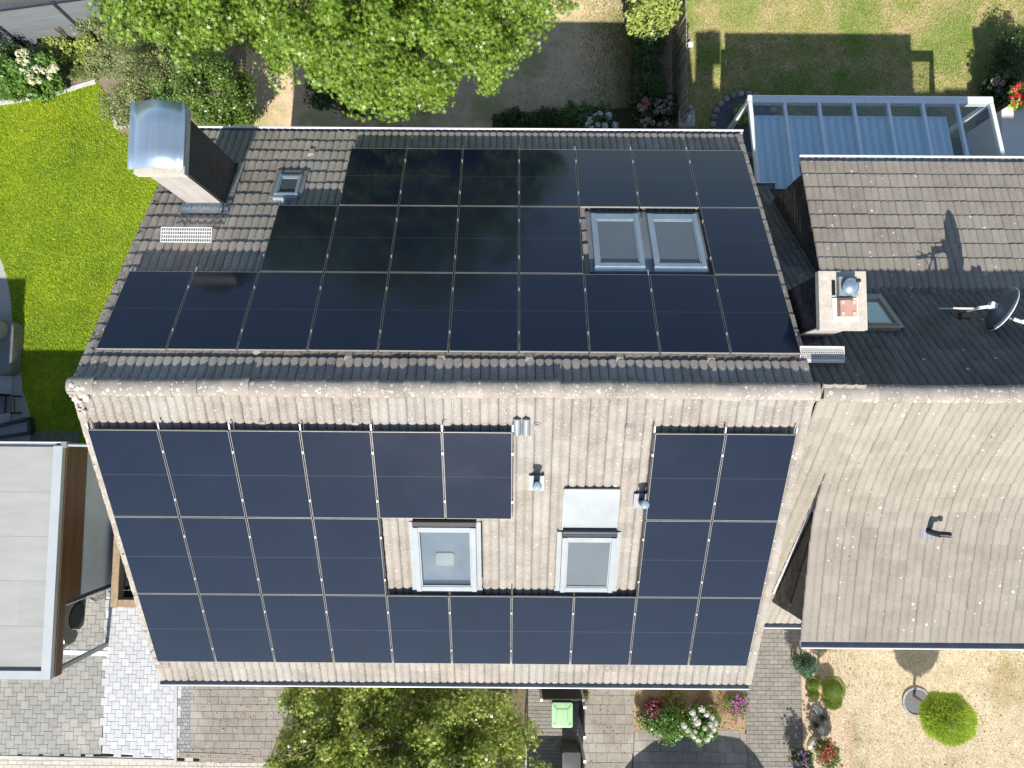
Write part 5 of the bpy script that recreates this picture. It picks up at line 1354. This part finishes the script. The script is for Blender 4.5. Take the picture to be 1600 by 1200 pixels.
L_DRK = leafmat('dark_leaf', (.03, .065, .016), (.05, .10, .025), (.065, .12, .03), .4, .2, .25)
L_HYD = leafmat('hydrangea_leaf', (.065, .15, .02), (.11, .215, .035), (.15, .27, .05), .35, .25, .25)
L_BLU = leafmat('blue_green_leaf', (.10, .175, .12), (.16, .24, .16), (.22, .30, .21), .5, .2, .2)
L_TOP = leafmat('clipped_conifer', (0.118, 0.18, 0.012), (0.22, 0.312, 0.021), (.20, .25, .02), .5, .2, .3)
L_LIM = leafmat('lime_leaf', (0.413, 0.585, 0.0325), (0.6, 0.747, 0.065), (.40, .50, .08), .4, .35, .22)
L_RED = leafmat('dark_red_leaf', (.09, .02, .03), (.14, .035, .045), (.18, .05, .05), .4, .25, .25)
L_STR = leafmat('straw_grass', (.36, .31, .15), (.48, .42, .22), (.30, .33, .12), .6, .25, .2)

shrub('loose_shrub', 'loose grey-green shrub at the lawn corner beside the hooded chimney', 'shrub', gz(222, 110, 1.5), (1.15, 1.25, 1.2), 95, .24, 110, .04, .075, 'oval', L_OLV, lo=.35)
shrub('loose_shrub', 'grey-green shrub leaning over the lawn edging below the maple', 'shrub', gz(190, 165, .7), (.75, .6, .6), 40, .2, 90, .04, .07, 'oval', L_OLV, lo=.35)
shrub('laurel_bush', 'dense glossy laurel bush between the hooded chimney and dry lawn', 'shrub', gz(337, 148, 1.9), (1.0, 1.0, 1.4), 190, .26, 120, .05, .09, 'oval', L_LAU)
shrub('laurel_bush', 'dark green bush filling the bed between laurel and loose shrub', 'shrub', gz(268, 140, .9), (.55, .7, .8), 50, .2, 100, .05, .08, 'oval', L_HYD)
shrub('ground_cover', 'yellow-green variegated ground cover at the foot of the composite fence', 'plant', gz(112, 80, .25), (.75, .32, .22), 60, .13, 50, .05, .08, 'round', L_YEL)
shrub('ground_cover', 'yellow-green leafy clump next to the composite fence post', 'plant', gz(140, 68, .35), (.3, .22, .3), 22, .12, 50, .05, .08, 'round', L_YEL)
shrub('ground_cover', 'dark green plants between hydrangea and yellow ground cover', 'plant', gz(62, 92, .3), (.35, .35, .25), 30, .14, 50, .05, .08, 'round', L_DRK)
shrub('dark_shrub', 'dark shrub against the end of the composite fence', 'shrub', gz(-14, 84, .8), (.75, .5, .8), 50, .22, 90, .05, .09, 'oval', L_DRK)
shrub('ground_cover', 'low moss-green ground cover along the granite lawn edging', 'plant', gz(108, 112, .10), (.75, .28, .10), 60, .12, 60, .03, .05, 'oval', L_OLV, zmin=.02)
shrub('ground_cover', 'fresh green creeping plant under the loose shrub', 'plant', gz(122, 108, .12), (.38, .16, .12), 24, .10, 50, .03, .05, 'oval', L_LAU, zmin=.02)

for k, (x, y, z, R_, m_, lab) in enumerate(((14, 136, .25, (.55, .35, .25), L_HYD, 'leafy green perennials at the terrace end of the granite edging'),
        (60, 138, .14, (.55, .22, .14), L_LAU, 'low green foliage between hydrangea and granite edging'), (150, 100, .2, (.35, .45, .2), L_OLV, 'grey-green cushion plant under the loose shrub'),
        (86, 70, .2, (.45, .22, .2), L_YEL, 'pale green hosta leaves below the composite fence'), (150, 45, .6, (.55, .4, .5), L_OLV, 'olive shrub growing against the composite fence under the maple'),
        (205, 60, .9, (.8, .6, .8), L_OLV, 'tall olive shrub between composite fence and maple'), (290, 95, .8, (.7, .6, .7), L_LAU, 'green bush in the half shade of the maple edge'))):
    shrub('bed_plant', lab, 'plant', gz(x, y, z), R_, 48, .16, 70, .045, .08, 'oval', m_, zmin=.02)
def tuft(name, label, x, y, r, h, n, mat, z=0):
    e = empty(name, (0, 0, 0), label, 'grass'); p = G(x, y, z)
    a = RNG.uniform(0, 2 * PI, n); t = RNG.random(n) ** .6; d = np.c_[np.cos(a) * t * r, np.sin(a) * t * r, np.full(n, h)]
    P = np.tile(np.array((p.x, p.y, z)), (n, 1)) + RNG.normal(size=(n, 3)) * np.array((.04, .04, 0))
    o = leaves('blades', P, np.c_[-np.sin(a), np.cos(a), np.zeros(n)] + RNG.normal(size=(n, 3)) * .2, h * .8, h * 1.3, 'blade', mat, e, lean=d); return e
tuft('ornamental_grass', 'straw and green ornamental grass tuft behind the laurel', 250, 82, .45, .75, 700, L_STR)
tuft('ornamental_grass', 'thin reddish grass tuft in front of the composite fence', 114, 58, .12, .7, 90, leafmat('rust_grass', (.40, .26, .12), (.5, .34, .18), (.42, .30, .12)))

# ---- flower heads: one shared clump of petals per kind
def blossom_mesh(name, n, s, r, mat, cone=1.0):
    d = unit(RNG.normal(size=(n, 3))); d[:, 2] = np.abs(d[:, 2]) * .9 - .15; P = d * r * np.array((1, 1, cone))
    B = SHAPES['round'] - np.array((0, .5, 0)); Nn = unit(d + RNG.normal(size=(n, 3)) * .35); t = unit(np.cross(Nn, RNG.normal(size=(n, 3)))); x = np.cross(t, Nn)
    V = P[:, None, :] + s * (B[None, :, 0:1] * x[:, None, :] + B[None, :, 1:2] * t[:, None, :] + B[None, :, 2:3] * Nn[:, None, :])
    core = None
    return npmesh(name, V.reshape(-1, 3), np.arange(n * 6).reshape(n, 6), mat, np.repeat(RNG.random(n), 6))
F_WHT = mk('white_petal', (.74, .74, .66), (.84, .84, .78), 9, .6, tint=.10, transl=.25)
F_CRM = mk('cream_petal', (.66, .68, .42), (.78, .78, .56), 9, .6, tint=.10, transl=.25)
F_PNK = mk('dusty_pink_petal', (.42, .32, .30), (.56, .46, .40), 9, .6, tint=.2, transl=.2)
F_ROS = mk('rose_petal', (.62, .12, .20), (.72, .22, .30), 9, .6, tint=.2, transl=.2)
F_RED = mk('red_petal', (.55, .02, .045), (.72, .05, .08), 9, .5, tint=.2, transl=.2)
F_MAG = mk('magenta_petal', (.48, .10, .42), (.60, .20, .55), 9, .5, tint=.2, transl=.2)
F_PUR = mk('purple_petal', (.26, .12, .38), (.38, .20, .50), 9, .5, tint=.2, transl=.2)
F_COR = mk('coral_petal', (.42, .08, .06), (.58, .17, .12), 9, .5, tint=.25, transl=.2)
def blossoms(e, spots, r, mat, n=60, s=.035, cone=1.0, name='blossom'):
    me = blossom_mesh(name, n, s, r, mat, cone)
    for p in spots:
        k = random.uniform(.8, 1.25)
        inst(name, me, Matrix.Translation(p) @ Matrix.Rotation(random.uniform(0, 6), 4, 'Z') @ Matrix.Rotation(random.uniform(-.35, .35), 4, 'X') @ Matrix.Scale(k, 4), e)
def spots_px(lst, z): return [G(x, y, z + random.uniform(-.06, .06)) for x, y in lst]
e, _, _ = shrub('hydrangea', 'hydrangea with large cream-white heads at the lawn edging', 'hydrangea', gz(50, 118, .55), (.95, .70, .55), 75, .2, 80, .06, .10, 'round', L_HYD)
blossoms(e, spots_px([(30, 84), (38, 82), (42, 93), (30, 95), (38, 102), (36, 111), (49, 107), (58, 108), (69, 111), (78, 110), (85, 106), (48, 118), (61, 126), (78, 120), (50, 126)], 1.02), .10, F_CRM, 70, .05)
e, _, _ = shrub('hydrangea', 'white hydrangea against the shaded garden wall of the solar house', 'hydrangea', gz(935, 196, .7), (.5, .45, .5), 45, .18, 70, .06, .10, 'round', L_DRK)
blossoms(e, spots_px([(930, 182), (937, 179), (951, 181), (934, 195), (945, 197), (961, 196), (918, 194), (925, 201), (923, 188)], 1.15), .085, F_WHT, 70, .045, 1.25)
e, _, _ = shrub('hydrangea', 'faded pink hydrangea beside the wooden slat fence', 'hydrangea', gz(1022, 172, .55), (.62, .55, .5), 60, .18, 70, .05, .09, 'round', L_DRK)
blossoms(e, spots_px([(1000, 166), (1008, 168), (1012, 160), (1003, 172), (1024, 163), (1030, 158), (1036, 165), (1040, 158), (1044, 170), (1030, 170), (1025, 175), (1036, 174), (1003, 190), (1012, 188), (1020, 192), (1008, 196), (1030, 194), (1042, 193), (1048, 162), (1046, 152)], .95), .075, F_PNK, 50, .04)
blossoms(e, spots_px([(1008, 154), (1012, 162), (1005, 158)], 1.05), .07, F_ROS, 40, .035, name='rose_blossom')
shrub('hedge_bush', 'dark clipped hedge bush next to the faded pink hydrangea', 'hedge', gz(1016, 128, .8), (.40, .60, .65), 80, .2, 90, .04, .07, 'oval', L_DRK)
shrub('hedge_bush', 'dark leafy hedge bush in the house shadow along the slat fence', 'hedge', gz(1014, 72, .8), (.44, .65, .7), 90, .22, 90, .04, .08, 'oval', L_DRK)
shrub('laurel_bush', 'sunlit yellow-green laurel at the top of the slat fence', 'shrub', gz(1020, 12, 1.2), (.75, .75, .8), 80, .22, 80, .08, .14, 'oval', L_YEL)
for k, (x, y, lab) in enumerate(((800, 190, 'low shaded foliage under the garden-side gutter by the maple'), (850, 188, 'dark low foliage at the house wall between shade plants'), (893, 178, 'dark green perennial clump beside the white hydrangea'))):
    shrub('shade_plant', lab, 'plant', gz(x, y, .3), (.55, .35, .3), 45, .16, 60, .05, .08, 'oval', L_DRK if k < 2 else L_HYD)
shrub('shade_plant', 'dark leaf clump standing for the shaded lower maple branches', 'shrub', gz(545, 150, 1.3), (1.2, .5, .7), 60, .25, 70, .07, .12, 'star', L_DRK)  # no separate shrub: dark leaf colour stands for shade on low maple branches
e, _, _ = shrub('hydrangea', 'pale mauve hydrangea at the shaded side terrace', 'hydrangea', gz(1562, 140, .5), (.5, .6, .45), 55, .18, 70, .05, .09, 'round', L_DRK)
blossoms(e, spots_px([(1552, 126), (1558, 124), (1556, 130), (1566, 130)], .95), .07, F_PNK, 50, .04); blossoms(e, spots_px([(1566, 131), (1560, 142)], .9), .05, F_PUR, 30, .03, name='mauve_blossom')
e, _, _ = shrub('geranium', 'red geraniums hanging over the white garden wall', 'flowers', gz(1596, 148, 1.7), (.30, .30, .22), 24, .14, 60, .05, .08, 'round', L_LIM, zmin=1.4)
blossoms(e, spots_px([(1585, 138), (1592, 133), (1581, 152), (1592, 150), (1583, 162), (1598, 142), (1594, 160), (1588, 146), (1599, 152)], 1.9), .055, F_RED, 50, .035)
shrub('dark_shrub', 'dark conifer in the shade at the side terrace corner', 'shrub', gz(1590, 85, .8), (.6, .8, .7), 60, .22, 90, .05, .08, 'oval', L_DRK)
lav = G(1555, 118)
# lavender circle by the patio
e = empty('stone_circle', (0, 0, 0), 'dark gravel circle edged with rounded stones beside the glass patio', 'flower bed')
cc = G(1163, 196); RR = .95
MB().lathe((cc.x, cc.y, 0), [(RR, 0), (RR, .03), (.01, .035)], 40).build('gravel', mk('slate_chippings', (.06, .065, .08), (.16, .165, .18), 40, .9, .9, 40, spots=((60, .6, .05, (.26, .26, .28)),)), e)
ES = mk('edging_stone', (.24, .22, .20), (.40, .37, .33), 6, .9, .3, 50, tint=.2)
for k in range(26):
    t = 2 * PI * k / 26
    MB().lathe((cc.x + RR * math.cos(t), cc.y + RR * math.sin(t), 0), [(.10, 0), (.115, .06), (.09, .11), (.03, .13)], 8, Matrix.Rotation(random.random(), 3, 'Z') @ Matrix.Diagonal((1, random.uniform(.8, 1.1), 1))).build('edging_stone', ES, e, smooth=True)
shrub('shade_plant', 'small bright perennial inside the dark gravel circle', 'plant', gz(1160, 180, .2), (.3, .25, .18), 18, .1, 50, .05, .08, 'round', L_YEL)

# ---- front garden
def ball(name, label, c, R, n, s0, s1, mat, needle=True, trunk_from=None, group=None, cat='topiary', extra=None):
    e = empty(name, (0, 0, 0), label, cat, group)
    parts = [(c, R)] + (extra or [])
    for cc_, RR_ in parts:
        d = unit(RNG.normal(size=(n, 3))); lump = 1 + .06 * np.sin(d[:, 0] * 7 + 1) * np.sin(d[:, 1] * 6) + .05 * np.sin(d[:, 2] * 9 + d[:, 0] * 4)
        P = np.array(cc_) + d * np.array(RR_) * (lump * RNG.uniform(.86, 1.0, n))[:, None]; ok = P[:, 2] > .03
        N2 = RNG.normal(size=(n, 3)); leaves('foliage', P[ok], N2[ok], s0, s1, 'blade' if needle else 'oval', mat, e, lean=(d + RNG.normal(size=(n, 3)) * .45)[ok])
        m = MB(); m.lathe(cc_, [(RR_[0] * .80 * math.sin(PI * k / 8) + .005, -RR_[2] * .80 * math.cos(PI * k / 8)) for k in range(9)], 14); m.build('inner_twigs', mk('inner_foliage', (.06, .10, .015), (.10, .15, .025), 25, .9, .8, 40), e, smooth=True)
        b = Vector(trunk_from) if trunk_from else Vector((cc_[0], cc_[1], 0)); MB().tube([b, Vector(cc_)], [.045, .03], 8).build('trunk', BARK, e, smooth=True)
    return e
tb = G(1433, 1090); cb_ = gz(1480, 1122, 1.42)
ball('ball_tree', 'round lime-green ball tree standing alone on the dry front lawn', cb_, (.64, .62, .54), 20000, .04, .09, L_LIM, True, (cb_[0] - .05, cb_[1] + .05, 0), cat='tree')
e = empty('stone_ring', (0, 0, 0), 'ring of grey chippings with pale kerb round the foot of the ball tree', 'tree ring')
p = G(1431, 1096); MB().lathe((p.x, p.y, 0), [(.36, 0), (.36, .02), (.01, .03)], 30).build('chippings', mk('grey_chippings', (0.08, 0.0825, 0.09), (0.2, 0.205, 0.215), 50, .9, 1.0, 40), e)
for k in range(18):
    t = 2 * PI * k / 18; MB().box((p.x + .37 * math.cos(t), p.y + .37 * math.sin(t), .025), (.05, .125, .06), Matrix.Rotation(t, 3, 'Z')).build('kerb_stone', mk('pale_kerb_stone', (0.294, 0.294, 0.287), (0.378, 0.378, 0.371), 9, .9, .3, 50, tint=.1), e)
c1, c2 = gz(1302, 1076, .95), gz(1300, 1094, .50)
ball('topiary', 'large two-tiered clipped green topiary in the gravel bed', c1, (.31, .33, .25), 9000, .02, .038, L_TOP, True, extra=[(c2, (.26, .24, .20))], group=None)
c1, c2 = gz(1271, 1068, .85), gz(1271, 1085, .45)
ball('topiary', 'small two-tiered yellow-green topiary beside the garden path', c1, (.165, .19, .15), 4500, .018, .032, L_TOP, True, extra=[(c2, (.155, .155, .13))])
shrub('conifer_shrub', 'bushy dark green conifer at the corner of the dormer house', 'shrub', gz(1258, 1037, .8), (.26, .28, .5), 90, .12, 110, .03, .05, 'oval', leafmat('dark_blue_green', (.045, .10, .05), (.08, .15, .075), (.13, .21, .12)), lo=.5)
tuft('agave', 'spiky blue-green rosette plant on the gravel bed', 1284, 1120, .22, .24, 60, L_BLU)
tuft('agave', 'small green rosette next to the white stone', 1274, 1132, .12, .16, 40, L_LAU)
e, _, _ = shrub('flower_bush', 'coral red flowering bush at the end of the gravel bed', 'flowers', gz(1293, 1178, .55), (.34, .34, .35), 50, .13, 60, .04, .06, 'oval', L_HYD)
blossoms(e, [G(1293 + random.gauss(0, 9), 1178 + random.gauss(0, 9), .92 + random.uniform(-.1, .05)) for _ in range(55)], .03, F_COR, 24, .028)
e, _, _ = shrub('flower_bush', 'purple flowering bush beside the garden path', 'flowers', gz(1254, 1192, .5), (.30, .36, .3), 45, .13, 60, .04, .07, 'oval', L_DRK)
blossoms(e, [G(1254 + random.gauss(0, 8), 1190 + random.gauss(0, 9), .82 + random.uniform(-.1, .05)) for _ in range(26)], .03, F_PUR, 24, .026)
def rock(label, x, y, s, mat, h=.12):
    p = G(x, y); d = unit(RNG.normal(size=(1, 3)))[0]
    m = MB().lathe((p.x, p.y, 0), [(1, 0), (.98, .5), (.7, .95), (.2, 1.0)], 7, Matrix.Rotation(random.random() * 3, 3, 'Z') @ Matrix.Diagonal((s[0], s[1], h)))
    tag(m.build('rock', mat), label, 'rock')
RK = mk('pale_limestone', (.56, .52, .44), (.70, .66, .57), 9, .9, .6, 40)
rock('flat pale limestone slab below the larger topiary', 1278, 1110, (.20, .10), RK, .08); rock('small pale boulder by the purple flowering bush', 1268, 1160, (.10, .20), RK)
rock('white stone block with a dark hole in the gravel bed', 1281, 1139, (.14, .10), mk('white_stone', (.72, .71, .69), (.80, .79, .77), 7, .8, .3, 50), .14)

# bed beside the front path
e, _, _ = shrub('hydrangea', 'white hydrangea in the bed below the street-side gutter', 'hydrangea', gz(1094, 1132, .65), (.48, .42, .45), 60, .16, 70, .05, .09, 'round', L_HYD)
blossoms(e, spots_px([(1082, 1113), (1096, 1108), (1104, 1116), (1112, 1121), (1086, 1122), (1069, 1134), (1074, 1141), (1090, 1128), (1110, 1132), (1118, 1130), (1102, 1138), (1086, 1143), (1097, 1147), (1110, 1147), (1104, 1154), (1091, 1155), (1083, 1150), (1114, 1138), (1088, 1130)], 1.08), .075, F_WHT, 60, .042, 1.2)
shrub('green_bush', 'fresh green bush between front path and white hydrangea', 'shrub', gz(1046, 1132, .5), (.55, .38, .4), 65, .18, 80, .05, .09, 'oval', L_HYD)
shrub('green_bush', 'small leafy bush at the bed corner beside the front path', 'shrub', gz(1012, 1124, .3), (.28, .28, .25), 28, .14, 60, .05, .08, 'oval', L_OLV)
shrub('red_plant', 'dark red leaved plant in the bed beside the front path', 'plant', gz(1022, 1106, .4), (.22, .26, .3), 24, .13, 50, .05, .10, 'oval', L_RED)
e, _, _ = shrub('ground_cover', 'magenta flowering cushion plant at the bed corner near the garden path', 'flowers', gz(1150, 1104, .15), (.32, .36, .16), 34, .12, 60, .03, .05, 'oval', L_OLV, zmin=.02)
blossoms(e, [G(1155 + random.gauss(0, 6), 1100 + random.gauss(0, 9), .32) for _ in range(34)], .03, F_MAG, 20, .028)
shrub('ground_cover', 'yellowed ground cover along the front bed', 'plant', gz(1052, 1098, .10), (.34, .50, .10), 55, .12, 70, .03, .05, 'oval', leafmat('yellowing_leaf', (.24, .24, .06), (.34, .32, .10), (.40, .34, .14)), zmin=.02)
shrub('ground_cover', 'parched brown ground cover under the magenta flowers', 'plant', gz(1112, 1100, .06), (.55, .42, .07), 70, .12, 60, .02, .04, 'oval', leafmat('parched_leaf', (.36, .25, .12), (.48, .35, .19), (.40, .32, .14)), zmin=.01)
tuft('ornamental_grass', 'dry lavender tuft by the bin screen post', 912, 1082, .16, .35, 90, L_STR)

# ---- loose gravel and fallen leaves
def pebbles(name, P, n, s0, s1, mat, label):
    q = scatter(P, n); m = len(q); d = np.array([(1, 0, 0), (0, 1, 0), (-1, 0, 0), (0, -1, 0), (0, 0, .7)]) ; S = RNG.uniform(s0, s1, (m, 1, 1)); a = RNG.uniform(0, 6.3, m)
    c, s_ = np.cos(a)[:, None], np.sin(a)[:, None]; B = np.stack([d[None, :, 0] * c - d[None, :, 1] * s_ * .8, d[None, :, 0] * s_ + d[None, :, 1] * c * .8, np.repeat(d[None, :, 2], m, 0)], 2) * S
    V = B + np.c_[q, np.full(m, .004)][:, None, :]; F = np.array([(0, 1, 4), (1, 2, 4), (2, 3, 4), (3, 0, 4)])[None] + 5 * np.arange(m)[:, None, None]
    o = npobj(name, V.reshape(-1, 3), F.reshape(-1, 3), mat, tint=np.repeat(RNG.random(m), 5)); o['kind'] = 'stuff'; o['label'] = label; o['category'] = 'gravel'
PEB = mk('pebble', (.42, .32, .22), (.62, .52, .40), 20, .9, tint=.3)
pebbles('gravel_stones', gpoly([(1244, 1000), (1292, 1000), (1300, 1075), (1326, 1120), (1330, 1215), (1262, 1215), (1254, 1060)]), 5200, .012, .035, PEB, 'loose tan gravel stones of the bed with the topiary')
pebbles('chipping_stones', [(p.x + 0.33 * math.cos(t), p.y + .33 * math.sin(t)) for p in (G(1431, 1096),) for t in np.linspace(0, 6.28, 16)], 900, .02, .04, mk('grey_stone_chip', (.12, .125, .135), (.30, .31, .33), 20, .9, tint=.35), 'grey stone chippings round the foot of the ball tree')
for k, (px_, n_) in enumerate((([(300, 1075), (480, 1075), (420, 1200), (300, 1200)], 60), ([(916, 1076), (990, 1076), (985, 1200), (908, 1200)], 40), ([(990, 1076), (1164, 1076), (1164, 1140), (990, 1140)], 260), ([(1262, 1010), (1600, 1010), (1600, 1200), (1330, 1200)], 120))):
    q = scatter(gpoly(px_), n_ * 2)
    o = leaves('fallen_leaves', np.c_[q, np.full(len(q), .03)], np.tile((0, 0, 1.), (len(q), 1)) + RNG.normal(size=(len(q), 3)) * .3, .03, .07, 'oval', mk('dry_fallen_leaf', (.30, .20, .08), (.42, .30, .14), 9, .8, tint=.3))
    tag(o, ['scattered dry leaves on the brown parking bay', 'scattered dry leaves on the front path', 'leaf litter under the white hydrangea bed', 'few dry leaves on the parched front lawn'][k], 'leaves')
